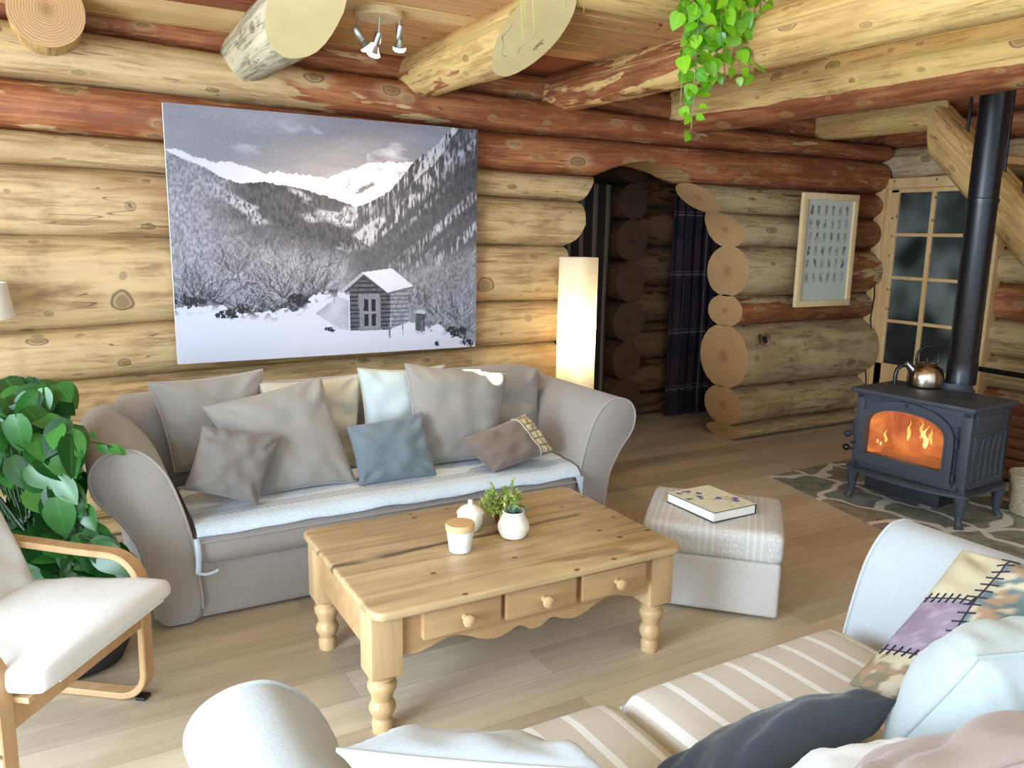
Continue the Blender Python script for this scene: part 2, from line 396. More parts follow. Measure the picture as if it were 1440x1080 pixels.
M_PLATE = plain('beige_fitting', srgb(206, 184, 140), .5)
M_PAPERW = plain('book_pages', srgb(232, 230, 218), .8)
M_SPINE = plain('book_spine_navy', srgb(40, 44, 56), .5)
M_GUTTER = plain('black_steel_bar', srgb(16, 17, 19), .4, .4)
M_WALLH = plain('shaded_hall_wood', srgb(66, 46, 32), .7)  # hall shade put into the wall and ceiling colour
def glass_dark():
    t = NT('door_glass_painted_reflection'); o = t.obj()  # mottled dark-to-light base colour paints the reflections in the panes
    return t.fin(t.mix(t.sstep(t.noise(t.scale(o, (2.6, 2.6, 2.2)), 1, 1), .35, .65), srgb(30, 36, 34), srgb(104, 112, 108)), .2, spec=.45)
M_GLASS = glass_dark()
def stove_glass():
    t = NT('stove_glass'); t.t.nodes.remove(t.b)
    tr = t.n('BsdfTransparent', Color=(1, .93, .86)); gl = t.n('BsdfGlossy', Color=(.8, .8, .85), Roughness=.15)
    t.lk(t.n('MixShader', i0=.06, i1=tr, i2=gl), t.out.inputs[0]); return t.m
M_SGLASS = stove_glass()
def fire_back():
    t = NT('glowing_firebox'); o = t.obj()
    n = t.noise(t.scale(o, (7, 7, 5)), 1, 5, .6, 1.2)
    n2 = t.noise(t.scale(o, (2.6, 2.6, 2.2), (1.7, 2, .4)), 1, 2)
    c = t.ramp(t.math('ADD', t.math('MULTIPLY', n, .55), t.math('MULTIPLY', n2, .45)), [(.30, (.28, .05, .014)), (.46, (.48, .12, .03)), (.57, (.72, .23, .055)), (.68, (1., .46, .12))])
    return t.fin((.02, .01, .01), .9, Emission_Color=c, Emission_Strength=.8)
M_FIRE = fire_back()
def flame_mat(name, col, st): return NT(name).fin((.1, .05, .02), .9, Emission_Color=col, Emission_Strength=st)
M_FLAME = flame_mat('flame_orange', (1, .50, .12), .95)
M_FLAMEY = flame_mat('flame_yellow', (1, .70, .24), 1.25)
M_EMBER = plain('charred_firelog', srgb(60, 30, 20), .9)
M_BULB = flame_mat('halogen_bulb', (1, .88, .70), 22.)
def paper_mat():
    t = NT('rice_paper'); t.t.nodes.remove(t.b); o = t.obj()
    wr = t.noise(t.scale(o, (6, 6, 70)), 1, 3)
    c = t.mix(wr, srgb(226, 214, 186), srgb(246, 238, 216))
    d = t.n('BsdfDiffuse', Color=c); tl = t.n('BsdfTranslucent', Color=c)
    t.lk(t.n('MixShader', i0=.55, i1=d, i2=tl), t.out.inputs[0]); return t.m
M_RICE = paper_mat()
def leaf_mat(name, c1, c2, rough=.35, tr=.25):
    t = NT(name); w = t.attr('wuv'); k = t.attr('red', 'Fac')
    mid = t.sstep(t.math('ABSOLUTE', t.sep(w, 0)), .0, .07)
    c = t.mix(k, c1, c2); c = t.mix(t.math('MULTIPLY', t.noise(t.scale(w, (5, 5, 1)), 1, 2), .3), c, mul(c1, .8))
    c = t.mix(t.math('MULTIPLY', t.math('SUBTRACT', 1., mid), .3), c, mul(c2, 1.3))
    t.fin(c, rough, spec=.5)
    tl = t.n('BsdfTranslucent', Color=c)
    t.lk(t.n('MixShader', i0=tr, i1=t.b.outputs[0], i2=tl), t.out.inputs[0]); return t.m
M_LEAF = leaf_mat('philodendron_leaf', srgb(22, 70, 28), srgb(66, 132, 56), .28, .1)
M_TRAIL = leaf_mat('trailing_leaf', srgb(70, 146, 14), srgb(150, 208, 40), .34, .35)
M_SPIDER = leaf_mat('grassy_leaf', srgb(140, 158, 30), srgb(200, 204, 90), .5, .3)
M_HERB = leaf_mat('herb_leaf', srgb(140, 172, 66), srgb(214, 224, 140), .6, .2)
M_SUCC = leaf_mat('succulent_leaf', srgb(74, 118, 88), srgb(132, 164, 136), .5, .1)
M_STEM = plain('plant_stem', srgb(108, 120, 56), .6)
M_STEMD = plain('dark_plant_stem', srgb(40, 62, 28), .6)
def paint_mat(name, rough=.6):
    t = NT(name); a = t.attr('paint', 'Color'); return t.fin(a, rough, spec=.2)
M_CANVAS = paint_mat('printed_canvas', .65)
M_PRINT = paint_mat('printed_poster', .35)
M_COVER = paint_mat('printed_book_cover', .45)
M_PATCH = paint_mat('patchwork_cloth', .9)
def weave_mat(name, a, b, sc):
    t = NT(name); o = t.obj()
    w1 = t.math('SINE', t.math('MULTIPLY', t.sep(o, 2), sc)); w2 = t.math('SINE', t.math('MULTIPLY', t.noise(o, 40, 1), 30.))
    f = t.math('MULTIPLY_ADD', t.math('MULTIPLY', w1, w2), .5, .5); t.bump(f, .6, .006)
    return t.fin(t.mix(f, a, b), .85, spec=.2)
M_BASKET = weave_mat('woven_straw', srgb(150, 134, 100), srgb(208, 194, 158), 420)
def tartan_mat():
    t = NT('shaded_purple_tartan'); w = t.attr('wuv'); x = t.sep(w, 0); z = t.sep(w, 1)  # tartan colours darkened to stand in for the dim hall
    def bands(v, per, lo, hi, ph=0.):
        a = t.math('FRACT', t.math('DIVIDE', t.math('ADD', v, ph), per)); return t.math('MULTIPLY', t.math('GREATER_THAN', a, lo), t.math('LESS_THAN', a, hi))
    c = t.mix(t.math('MULTIPLY', bands(x, .3, .2, .6), .6), srgb(40, 35, 42), srgb(58, 43, 50))
    c = t.mix(t.math('MULTIPLY', bands(z, .52, .1, .45), .6), c, srgb(32, 31, 40))
    c = t.mix(t.math('MULTIPLY', bands(z, .52, .5, .53), .55), c, srgb(104, 98, 98))
    c = t.mix(t.math('MULTIPLY', bands(z, .52, .56, .575), .5), c, srgb(104, 98, 98))
    c = t.mix(t.math('MULTIPLY', bands(x, .3, .7, .73), .4), c, srgb(140, 120, 130))
    return t.fin(c, .95, spec=.1)
M_TARTAN = tartan_mat()
def stripe_curt():
    t = NT('grey_striped_curtain'); x = t.sep(t.attr('wuv'), 0)
    a = t.math('FRACT', t.math('DIVIDE', x, .16))
    return t.fin(t.mix(t.math('GREATER_THAN', a, .55), srgb(38, 34, 32), srgb(100, 94, 84)), .95, spec=.1)
M_STRC = stripe_curt()
def lace_mat():
    t = NT('checked_lace_band'); w = t.attr('wuv')
    a = t.math('FRACT', t.math('MULTIPLY', t.sep(w, 0), 22.)); b = t.math('FRACT', t.math('MULTIPLY', t.sep(w, 1), 22.))
    g = t.math('MAXIMUM', t.math('LESS_THAN', a, .2), t.math('LESS_THAN', b, .2))
    return t.fin(t.mix(g, srgb(200, 184, 150), srgb(132, 116, 92)), .9, spec=.1)
M_LACE = lace_mat()
# ------------------------------------------------------------------ logs
def log(mb, o, d, s, L, rs, ru, seed, red=0., a0f=None, a1f=None, cap0=False, cap1=True, nseg=36, nv=22, p=2.3, clampz=None, zb=None, zt=None, wob=.02, flat=None, capmi=1, u=None):
    o = Vector(o); d = Vector(d).normalized(); s = Vector(s).normalized(); u = Vector(u) if u else V(0, 0, 1)
    rsf = rs if callable(rs) else (lambda t: rs); ruf = ru if callable(ru) else (lambda t: ru)
    def prof(th):
        c, sn = math.cos(th), math.sin(th); e = 2 / p
        return math.copysign(abs(c) ** e, c), math.copysign(abs(sn) ** e, sn)
    def point(t, th, q=1.):
        c, sn = prof(th); at = L * t; w = 1 + wob * (nz(at * 1.3 + seed * 5.1, math.cos(th) * .9, math.sin(th) * .9) + .6 * nz(at * 4 + seed, math.cos(th) * 2, math.sin(th) * 2 + 7))
        if zb: zc = (zb(o.x + d.x * at) + zt(o.x + d.x * at)) / 2; r_u = (zt(o.x + d.x * at) - zb(o.x + d.x * at)) / 2 * 1.05
        else: zc = None; r_u = ruf(t)
        up = sn * r_u * q * (w if zb is None else 1.); sd = c * rsf(t) * q * w
        if flat is not None: up = min(up, flat)
        zabs = (zc if zc is not None else o.z) + up
        a0 = a0f(zabs) if a0f else 0.; a1 = a1f(zabs) if a1f else L
        a = a0 + (a1 - a0) * t
        pt = o + d * a + s * sd + u * up
        if zc is not None: pt.z += zc - o.z
        cl = False
        if clampz:
            z2 = clampz(pt.x)
            if z2 is not None and pt.z < z2: pt.z = z2; cl = True
        return pt, a, cl
    vs = []; cs = []; rs_ = []; cut = []
    for i in range(nseg + 1):
        for k in range(nv):
            th = 2 * PI * k / nv; pt, a, cl = point(i / nseg, th)
            vs.append(pt); cs.append((a + seed * 3.71, (th if th < PI else th - 2 * PI) * .19 + seed * 1.37, seed)); cut.append(cl)
            rs_.append(red(a, th) if callable(red) else red)
    fs = []; mi = []
    for i in range(nseg):
        for k in range(nv):
            k2 = (k + 1) % nv; f = (i*nv+k, i*nv+k2, (i+1)*nv+k2, (i+1)*nv+k); fs.append(f); mi.append(capmi if all(cut[j] for j in f) else 0)
    base = len(mb.v)
    mb.add(vs, fs, c=cs, r=rs_, mi=0)
    for j, m in enumerate(mi): mb.m[len(mb.m) - len(mi) + j] = m
    for end, on in ((0., cap0), (1., cap1)):
        if not on: continue
        Q = (0.02, .2, .4, .6, .8, 1.); vv = []; cc = []
        for q in Q:
            for k in range(nv):
                th = 2 * PI * k / nv; pt, a, cl = point(end, th, q); vv.append(pt)
                cc.append((q * .9 + seed * 0, th * .2 + seed, seed))
        ff = [tuple(range(nv))]
        for i in range(len(Q) - 1):
            for k in range(nv):
                k2 = (k + 1) % nv; ff.append((i*nv+k, i*nv+k2, (i+1)*nv+k2, (i+1)*nv+k))
        mb.add(vv, ff, c=cc, mi=capmi)
    return mb
def empty_struct(name):
    o = bpy.data.objects.new(name, None); COL.objects.link(o); o['kind'] = 'structure'; WORLD[name] = Matrix.Identity(4); return o

# ------------------------------------------------------------------ floor and hearth
struct('floor', MB().box(-3.2, -2.6, -.12, 7, 8, 0), M_FLOOR, smooth=False)
hp = [(4.26, 3.80), (4.16, 3.28), (4.05, 2.76), (4.00, 2.12), (4.32, 2.06), (5.6, 1.98), (6.28, 2.0), (6.28, 3.84), (5.2, 3.84)]
tag(obj('stone_hearth', MB().prism(hp, lambda p: V(p[0], p[1], 0), lambda p: V(p[0], p[1], .008)), M_SLATE, smooth=False),
    'irregular slate stone hearth with pale mortar under the black stove', 'hearth')

# ------------------------------------------------------------------ back wall of stacked logs with the arch
CX = (-1.6, .1, 2.5, 5.3, 6.5)
SE = [(0, 0, 0), (.10, .10, .12), (.45, .45, .43), (.86, .90, .95), (1.13, 1.20, 1.18), (1.60, 1.57, 1.56), (1.93, 1.87, 1.82), (2.09, 2.04, 2.04), (2.33, 2.28, 2.30), (2.59, 2.50, 2.44), (2.73, 2.68, 2.64)]
def seam(i):
    a, b, c = SE[i]; pts = [(-1.6, a + (a - b) * .3), (.1, a), (2.5, b), (5.3, c), (6.5, c)]
    return lambda x: interp(pts, x) + (.012 * nz(x * .9, i * 3.3) if 0 < i < 10 else 0)
SEAM = [seam(i) for i in range(11)]
XL = [(0, 2.99), (.87, 2.99), (1.40, 3.03), (1.57, 3.05), (1.62, 3.12), (1.72, 3.17), (1.86, 3.16), (1.88, 3.17), (2.02, 3.25), (2.09, 3.38)]
XR = [(0, 4.78), (.4, 4.74), (1.0, 4.71), (1.54, 4.71), (1.62, 4.69), (1.72, 4.645), (1.80, 4.57), (1.84, 4.49), (1.93, 4.36), (2.06, 4.17)]
AZ = [(3.22, 1.98), (3.27, 2.03), (3.38, 2.09), (3.53, 2.14), (3.66, 2.16), (3.84, 2.15), (4.01, 2.12), (4.19, 2.04), (4.3, 1.95)]
az = lambda x: interp(AZ, x) if 3.22 < x < 4.3 else None
WB = empty_struct('wall_back')
X0 = -1.6
def redL(i):
    if i == 7: return lambda a, th: .64
    if i == 8: return lambda a, th: .22 + .39 * sm(2.3, 3.1, a + 0.)
    if i == 9: return lambda a, th: .68
    if i == 6: return lambda a, th: .15
    return lambda a, th: .2
def redR(i):
    if i == 3: return lambda a, th: .75 if math.sin(th) < .3 else .45
    if i == 5: return lambda a, th: .15 + .6 * sm(1.0, 1.3, a)
    if i == 6: return lambda a, th: .4 + .4 * sm(1.0, 1.3, a)
    if i == 4: return lambda a, th: .3 + .25 * sm(.9, 1.2, a)
    return lambda a, th: .25
for i in range(10):
    zm = (SE[i][1] + SE[i + 1][1]) / 2; h = SE[i + 1][1] - SE[i][1]; rs = .185 + .12 * h
    if i == 9: rs = .13
    if i in (7, 8, 9):
        if i == 9: mb = log(MB(), (X0, 4.82, zm), (1, 0, 0), (0, -1, 0), 6.33 - X0, rs, h / 2, i + .3, redL(i), cap0=True, nseg=70, zb=SEAM[i], zt=SEAM[i+1])
        else:
            rd = redL(i)
            fn = (lambda a, th, rd=rd: rd(a, th) if a < 4.6 else .68)
            mb = log(MB(), (X0, 4.80, zm), (1, 0, 0), (0, -1, 0), 6.33 - X0, rs, h / 2, i + .3, fn, cap0=True, nseg=170, zb=SEAM[i], zt=SEAM[i+1], p=2.8, clampz=az if i == 7 else None)
        obj('log', mb, [M_LOG, M_END], WB)
    else:
        obj('log', log(MB(), (X0, 4.80, zm), (1, 0, 0), (0, -1, 0), 3.05 - X0, rs, h / 2, i + .3, redL(i), a1f=lambda z: interp(XL, z) - X0, cap0=True, nseg=46, zb=SEAM[i], zt=SEAM[i+1], p=3.2), [M_LOG, M_END], WB)
        zr = (SE[i][2] + SE[i + 1][2]) / 2; hr = SE[i + 1][2] - SE[i][2]; rr = .13 + .27 * hr
        if i == 0: rr = .20
        obj('log', log(MB(), (4.6, 4.80, zr), (1, 0, 0), (0, -1, 0), 1.72, rr, hr / 2, i + 20.3, redR(i), a0f=lambda z: interp(XR, z) - 4.6, cap0=True, nseg=22, zb=SEAM[i], zt=SEAM[i+1], p=2.05), [M_GLOG, M_END], WB)

obj('leak_filler', MB().box(-1.6, 4.80, 2.45, 6.8, 5.0, 2.76), M_DARK, WB, smooth=False)  # added filler closing the gap that leaked light above the wall logs
# ------------------------------------------------------------------ right wall, door
WR = empty_struct('wall_right')
rz = [0, .26, .5, .76, 1.05, 1.33, 1.60, 1.86, 2.13]
rred = [.5, .5, .35, .2, .85, .25, .8, .6]
for i in range(8):
    h = rz[i + 1] - rz[i]
    obj('log', log(MB(), (6.57, .2, (rz[i] + rz[i+1]) / 2), (0, 1, 0), (-1, 0, 0), 3.42, .22, h / 2 * 1.05, i + 40.7, rred[i], cap0=True, nseg=18, p=2.8), [M_LOG, M_END], WR)
    obj('log', log(MB(), (6.57, 4.66, (rz[i] + rz[i+1]) / 2), (0, 1, 0), (-1, 0, 0), .5, .19, h / 2 * 1.05, i + 60.7, rred[i], cap0=True, nseg=6, p=2.8), [M_LOG, M_END], WR)
for z0, z1, rd, m in ((2.13, 2.43, .2, M_GLOG), (2.43, 2.63, .85, M_LOG), (2.63, 2.9, .8, M_LOG), (2.94, 3.2, .8, M_LOG), (3.24, 3.5, .7, M_LOG)):
    obj('log', log(MB(), (6.57, .2, (z0 + z1) / 2), (0, 1, 0), (-1, 0, 0), 4.9, .23, (z1 - z0) / 2 * 1.04, z0 * 7, rd, cap0=True, nseg=24, p=2.4), [m, M_END], WR)
obj('batten', MB().box(6.30, .2, 2.895, 6.40, 4.4, 2.945, .005).box(6.30, .2, 3.195, 6.40, 4.4, 3.245, .005), M_CEILP, WR)
D = empty_struct('door_1')
obj('casing', MB().box(6.30, 4.60, 0, 6.42, 4.70, 2.12, .006).box(6.33, 4.565, 0, 6.40, 4.605, 2.12, .005).box(6.30, 3.60, 0, 6.42, 3.72, 2.12, .006).box(6.30, 3.60, 2.075, 6.42, 4.70, 2.16, .006), M_CASING, D)
lf = MB()
for y0, y1 in ((4.495, 4.575), (3.73, 3.86)): lf.box(6.335, y0, .03, 6.385, y1, 2.07, .005)
lf.box(6.335, 3.73, 2.04, 6.385, 4.575, 2.075, .004).box(6.335, 3.73, .03, 6.385, 4.575, .575, .005)
obj('door_leaf', lf, M_CASING, D)
mu = MB().box(6.338, 4.16, .57, 6.378, 4.20, 2.05, .004)
for z in (.95, 1.325, 1.69): mu.box(6.34, 3.85, z - .014, 6.376, 4.50, z + .014, .004)
obj('muntin', mu, M_CASING, D)
rows = ((.57, .945), (.955, 1.32), (1.33, 1.685), (1.695, 2.05))
for z0, z1 in rows:
    for y0, y1 in ((3.85, 4.165), (4.195, 4.50)): obj('pane', MB().box(6.356, y0, z0, 6.362, y1, z1), M_GLASS, D, smooth=False)

# ------------------------------------------------------------------ ceiling, loft edge and beams
CE = MB()
yb = [4.78, 4.62, 4.22, 4.06, 3.88, 3.70, 3.52, 3.36]
tones = [1, 1, 0, 0, 0, 0, 0]
for k in range(len(yb) - 1):
    for (x0, x1, bay) in ((-1.6, 1.0, 0), (1.0, 2.05, 1), (2.05, 3.0, 2), (3.0, 5.42, 3)):
        mi = (1 if k in (0, 1) else 2) if bay == 0 else (2 if (bay >= 2 and k < 2) else (1 if (bay == 1 and k in (4,)) else 0))
        CE.box(x0, yb[k + 1] + .004, 2.665, x1, yb[k] - .004, 2.70, .004, 1, mi=mi)
CE.box(-1.6, 3.36, 2.70, 5.42, 4.78, 2.74).box(5.42, 4.12, 2.665, 6.33, 4.78, 2.74, mi=0)
struct('ceiling', CE, [M_CEIL, M_CEILP, M_CEILR])
struct('trim_1', log(MB(), (-1.6, 3.24, 2.80), (1, 0, 0), (0, -1, 0), 4.5, .13, .14, 91.3, .1, cap0=True, nseg=40), [M_BEAM, M_CUT])
struct('trim_2', MB().box(-3.2, 3.30, 2.74, 7, 3.34, 4.7).box(-3.2, 3.3, 4.6, 7, 4.9, 4.7), M_CEILP, smooth=False)
def beam(name, label, x, z, r0, r1, yend, seed, red, mats, ystart=4.74, cap=True, nseg=40, p=2.):
    o = (x, ystart, z); L = ystart - (yend(z) if callable(yend) else yend)
    mb = log(MB(), o, (0, -1, 0), (1, 0, 0), L, lambda t: r0 + (r1 - r0) * t, lambda t: r0 + (r1 - r0) * t, seed, red, a1f=(lambda zz: ystart - yend(zz)) if callable(yend) else None, cap0=True, cap1=cap, nseg=nseg, nv=28, p=p, wob=.05)
    return tag(obj(name, mb, mats), label, 'ceiling beam', 'log ceiling beams')
beam('ceiling_beam', 'short grey-barked log stub with ring-patterned end above the upper left wall', .065, 2.585, .15, .155, 4.33, 3.1, .15, [M_BEAM, M_END], nseg=8, p=2.)
beam('ceiling_beam', 'pale gnarled ceiling log with a cracked sawn face, left of the spotlights', 1.0, 2.555, .135, .16, lambda z: interp([(2.39, 3.80), (2.72, 3.25)], z), 4.2, .1, [M_GREYLOG, M_CUT])
beam('ceiling_beam', 'orange-brown ceiling log with a smooth pale sawn end, right of the spotlights', 2.0, 2.56, .132, .155, lambda z: interp([(2.40, 3.66), (2.72, 3.08)], z), 5.6, lambda a, th: .52 - .2 * sm(.1, .7, a), [M_BEAM, M_CUT])
beam('ceiling_beam', 'cracked reddish ceiling log running behind the trailing green plant', 3.01, 2.56, .13, .135, -1.5, 6.6, lambda a, th: .56 - .42 * sm(1.3, 2.3, a), [M_BEAM, M_CUT], nseg=90)
beam('ceiling_beam', 'thick two-tone ceiling log with a red underside, above the stove pipe', 4.14, 2.565, .185, .195, -1.5, 7.9, lambda a, th: ((.86 if math.sin(th) < -.5 else .12)), [M_BEAM, M_CUT], nseg=90)
beam('ceiling_beam', 'short yellow log beam meeting the top of the stair stringer', 5.58, 2.55, .115, .125, 3.72, 8.8, .1, [M_BEAM, M_CUT], nseg=14)

# ------------------------------------------------------------------ stairs
ST = thing('staircase', 'log staircase with thin metal balusters behind the stove pipe', 'stairs', (5.65, 1.3, 0))
dd = V(0, -.7071, -.7071)
obj('stringer', log(MB(), V(5.66, 3.50, 2.20) - dd * .34, dd, (1, 0, 0), 3.1, .15, .16, 12.4, .12, a0f=lambda z: -(z - (2.20 + .7071 * .34)) , cap0=True, nseg=50, nv=28, flat=.12, wob=.05, u=(0, -.7071, .7071)), [M_BEAM, M_CUT], ST)
for k in range(10):
    y = 3.55 - .22 * k; z = 2.22 - .22 * k
    obj('tread', MB().box(5.70, y - .14, z - .025, 6.33, y + .14, z + .025, .006), M_CEILP, ST)
for k in range(9):
    y = 3.535 - .145 * k; z = 2.235 - .145 * k + .16
    obj('baluster', MB().tube([(5.66, y, z - .02), (5.66, y, z + .85)], .011, 8), M_GUTTER, ST)

# ------------------------------------------------------------------ hall behind the arch
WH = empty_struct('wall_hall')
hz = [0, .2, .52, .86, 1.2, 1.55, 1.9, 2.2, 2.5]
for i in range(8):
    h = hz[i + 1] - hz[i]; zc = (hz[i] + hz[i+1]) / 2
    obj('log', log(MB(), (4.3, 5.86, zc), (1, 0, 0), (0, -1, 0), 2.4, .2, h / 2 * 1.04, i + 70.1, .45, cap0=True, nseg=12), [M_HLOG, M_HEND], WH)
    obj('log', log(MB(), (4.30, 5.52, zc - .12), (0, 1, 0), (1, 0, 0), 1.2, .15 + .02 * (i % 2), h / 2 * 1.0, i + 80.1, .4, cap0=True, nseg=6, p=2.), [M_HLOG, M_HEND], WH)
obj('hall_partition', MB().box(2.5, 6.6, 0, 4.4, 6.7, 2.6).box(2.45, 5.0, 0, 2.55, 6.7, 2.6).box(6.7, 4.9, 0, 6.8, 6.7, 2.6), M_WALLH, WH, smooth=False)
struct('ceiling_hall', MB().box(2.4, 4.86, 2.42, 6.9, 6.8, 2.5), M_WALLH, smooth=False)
def curtain(name, label, x0, x1, y, z0, z1, mat, seed, amp=.028, per=.1):
    def fn(u, v):
        x = x0 + (x1 - x0) * u; a = amp * (.55 + .45 * (1 - v)); ph = 2 * PI * x / per + .8 * nz(x * 3, seed)
        return V(x + .01 * nz(x * 9, v * 2, seed), y + a * math.sin(ph) + .012 * nz(x * 5, v * 3, seed), z0 + (z1 - z0) * v)
    mb = MB().grid(fn, 60, 24, lambda u, v: ((x1 - x0) * u * 1.3, z0 + (z1 - z0) * v, 0))
    mb.grid(lambda u, v: fn(u, v) + V(0, .004, 0), 60, 24, lambda u, v: ((x1 - x0) * u * 1.3, z0 + (z1 - z0) * v, 0))
    return tag(obj(name, mb, mat, angle=180, fixn=False), label, 'curtain')
curtain('tartan_curtain', 'dark purple tartan curtain hanging behind the log arch', 4.76, 5.42, 5.54, .03, 1.99, M_TARTAN, 1)
curtain('striped_curtain', 'grey striped curtain hanging beyond the left side of the arch', 3.55, 4.06, 5.5, .05, 2.05, M_STRC, 2, .02, .13)
cr = thing('curtain_rail', 'dark curtain rail above the purple tartan curtain', 'curtain rail', (5.1, 5.54, 2.02))
obj('rod', MB().tube([(4.70, 5.54, 2.02), (5.5, 5.54, 2.02)], .009), M_GUTTER, cr)
for k in range(10): obj('ring', MB().tube([(4.78 + k * .07, 5.54 + .016 * math.cos(a), 2.015 + .016 * math.sin(a)) for a in [2 * PI * j / 12 for j in range(12)]], .003, 5, True), M_GUTTER, cr)

# ------------------------------------------------------------------ canvas picture
def paint_grid(name, nu, nv, fn, colors, mat, parent, back=None):
    mb = MB().grid(fn, nu, nv); o = obj(name, mb, mat, parent, smooth=False, fixn=False)
    a = o.data.attributes.new('paint', 'FLOAT_COLOR', 'POINT')
    rgba = np.ones((colors.shape[0] * colors.shape[1], 4), dtype=np.float32); rgba[:, :3] = colors.reshape(-1, 3)
    a.data.foreach_set('color', rgba.ravel()); return o
RNG = np.random.RandomState(5)
def vnoise(u, v, fx, fy, seed=0, octs=1):
    tot = np.zeros_like(u); amp = 1.; s_ = 0
    for o in range(octs):
        r = np.random.RandomState(seed * 31 + o); n = 128; tab = r.rand(n, n)
        x = u * fx * 2 ** o + seed * 1.3 + 900; y = v * fy * 2 ** o + seed * 2.1 + 900
        xi = np.floor(x).astype(int); yi = np.floor(y).astype(int); fx_ = x - xi; fy_ = y - yi
        fx_ = fx_ * fx_ * (3 - 2 * fx_); fy_ = fy_ * fy_ * (3 - 2 * fy_)
        g = lambda i, j: tab[(xi + i) % n, (yi + j) % n]
        tot += amp * (g(0, 0) * (1 - fx_) * (1 - fy_) + g(1, 0) * fx_ * (1 - fy_) + g(0, 1) * (1 - fx_) * fy_ + g(1, 1) * fx_ * fy_); s_ += amp; amp *= .55
    return tot / s_
def quadpx(pts):   # points read off the print as seen, in print coordinates (u right, v down)
    out = []
    for x, y in pts:
        u = .5; v = .5
        for _ in range(12):
            u = (x - (33 + 49 * v)) / (1210 - 59 * v); v = (y - (42 + 108 * u)) / (1018 - 183 * u)
        out.append((u, v))
    return out
def poly_mask(U, Vv, poly):
    m = np.zeros(U.shape, bool); n = len(poly)
    for i in range(n):
        (x1, y1), (x2, y2) = poly[i], poly[(i + 1) % n]
        if y1 == y2: continue
        c = ((y1 > Vv) != (y2 > Vv)) & (U < (x2 - x1) * (Vv - y1) / (y2 - y1) + x1); m ^= c
    return m
def curve(U, pts):
    q = sorted(quadpx(pts)); return np.interp(U, [a for a, b in q], [b for a, b in q])
def alpine(nu, nv):
    U, W = np.meshgrid(np.linspace(0, 1, nu + 1), np.linspace(0, 1, nv + 1)); W = 1 - W
    r = np.random.RandomState(3); grain = r.rand(*U.shape)
    n1 = vnoise(U, W, 5, 9, 1, 4); n2 = vnoise(U, W, 60, 45, 2, 3); n3 = vnoise(U, W, 170, 60, 3, 2); n4 = vnoise(U, W, 14, 12, 4, 3); n5 = vnoise(U, W, 230, 90, 5, 2)
    g = .30 + .05 * W - .05 * U
    g += .16 * np.clip(vnoise(U + .25 * W, W, 3.2, 9, 7, 4) - .45, 0, 1) * 2
    g += .5 * np.clip(vnoise(U - .5 * W, W, 10, 20, 9, 4) - .60, 0, 1) * (np.exp(-((W - .10) / .07) ** 2) * 3 * ((U > .6) | (U < .5)))
    rid = curve(U, [(40, 212), (70, 212), (120, 238), (200, 262), (260, 262), (320, 285), (370, 305), (430, 300), (500, 310), (600, 326), (650, 312), (690, 292), (730, 284), (770, 262), (800, 270), (850, 266), (940, 268), (1000, 260), (1250, 240)])
    rid = rid + (vnoise(U, W * 0, 90, 1, 12, 2) - .5) * .016
    rock = np.clip((vnoise(U + W * 1.1, W - U * .2, 30, 26, 13, 3) - .50) * 6, 0, 1)
    shade = rock * np.where(U > .53, np.clip((W - rid) * 12, 0, .9), .05) * (vnoise(U, W, 90, 60, 14, 2) > .42)
    g = np.where(W > rid, .80 - .62 * shade - .06 * n4, g)
    lf = curve(U, [(30, 216), (100, 250), (180, 290), (230, 325), (300, 345), (370, 338), (440, 352), (520, 366), (610, 396), (680, 420), (720, 436), (790, 480), (1250, 700)])
    lf = lf + (vnoise(U, W * 0, 130, 1, 14, 2) - .5) * .012
    gl = np.clip((vnoise(U - .9 * W, W, 9, 12, 21, 3) - .54) * 7, 0, 1) * np.clip((n5 - .25) * 3, 0, 1)
    dark = .045 + .11 * n3 + .48 * gl
    frost = .20 + .42 * np.clip(n5 - .2, 0, 1) * (.55 + .9 * n4)
    lt = np.clip((.19 - U) / .12, 0, 1) + np.clip((W - (.36 + .30 * U)) / .13, 0, 1); lt = np.clip(lt + .9 * (n1 - .5), 0, 1)
    g = np.where(W > lf, dark * (1 - lt) + frost * lt, g)
    rf = curve(U, [(680, 700), (700, 560), (718, 436), (780, 415), (860, 372), (900, 330), (945, 278), (985, 245), (1040, 215), (1090, 172), (1130, 138), (1260, 120)])
    rf = rf + (vnoise(U, W * 0, 120, 1, 15, 2) - .5) * .012
    st = vnoise(U * 1.0 + W * .9, W * .3, 16, 6, 16, 3); ver = vnoise(U, W, 190, 30, 17, 2)
    rt = .045 + .09 * n3 + .52 * np.clip((st - .50) * 5, 0, 1) * np.clip((ver - .48) * 5, 0, 1)
    rt = rt + .06 * np.clip((W - .25) / .4, 0, 1)
    chute = np.zeros(U.shape)
    for q in ([(712, 545), (760, 505), (820, 472), (836, 492), (800, 545), (768, 588), (735, 570)], [(1100, 160), (1132, 140), (1150, 150), (1110, 205), (1050, 272), (985, 325), (948, 348), (990, 268), (1040, 220)]):
        chute = np.maximum(chute, poly_mask(U + .012 * (n2 - .5), W + .02 * (n4 - .5), quadpx(q)) * 1.)
    rt = np.where((chute > 0) & (ver > .33), .30 + .45 * ver, rt)
    fr = np.clip((W - curve(U, [(680, 720), (800, 700), (900, 670), (1000, 640), (1250, 560)])) / .07, 0, 1)
    rt = rt * (1 - fr) + (.10 + .36 * np.clip(n5 - .15, 0, 1) + .12 * n4) * fr
    g = np.where((W > rf) & (U > .5), rt, g)
    sh = np.clip((W - .54) / .10, 0, 1) * np.clip((.58 - U) / .08, 0, 1) * (W > lf)
    g = g * (1 - sh) + sh * (.30 + .30 * (n5 - .4) + .30 * (n4 - .5) - .16 * np.clip((W - .70) / .08, 0, 1))
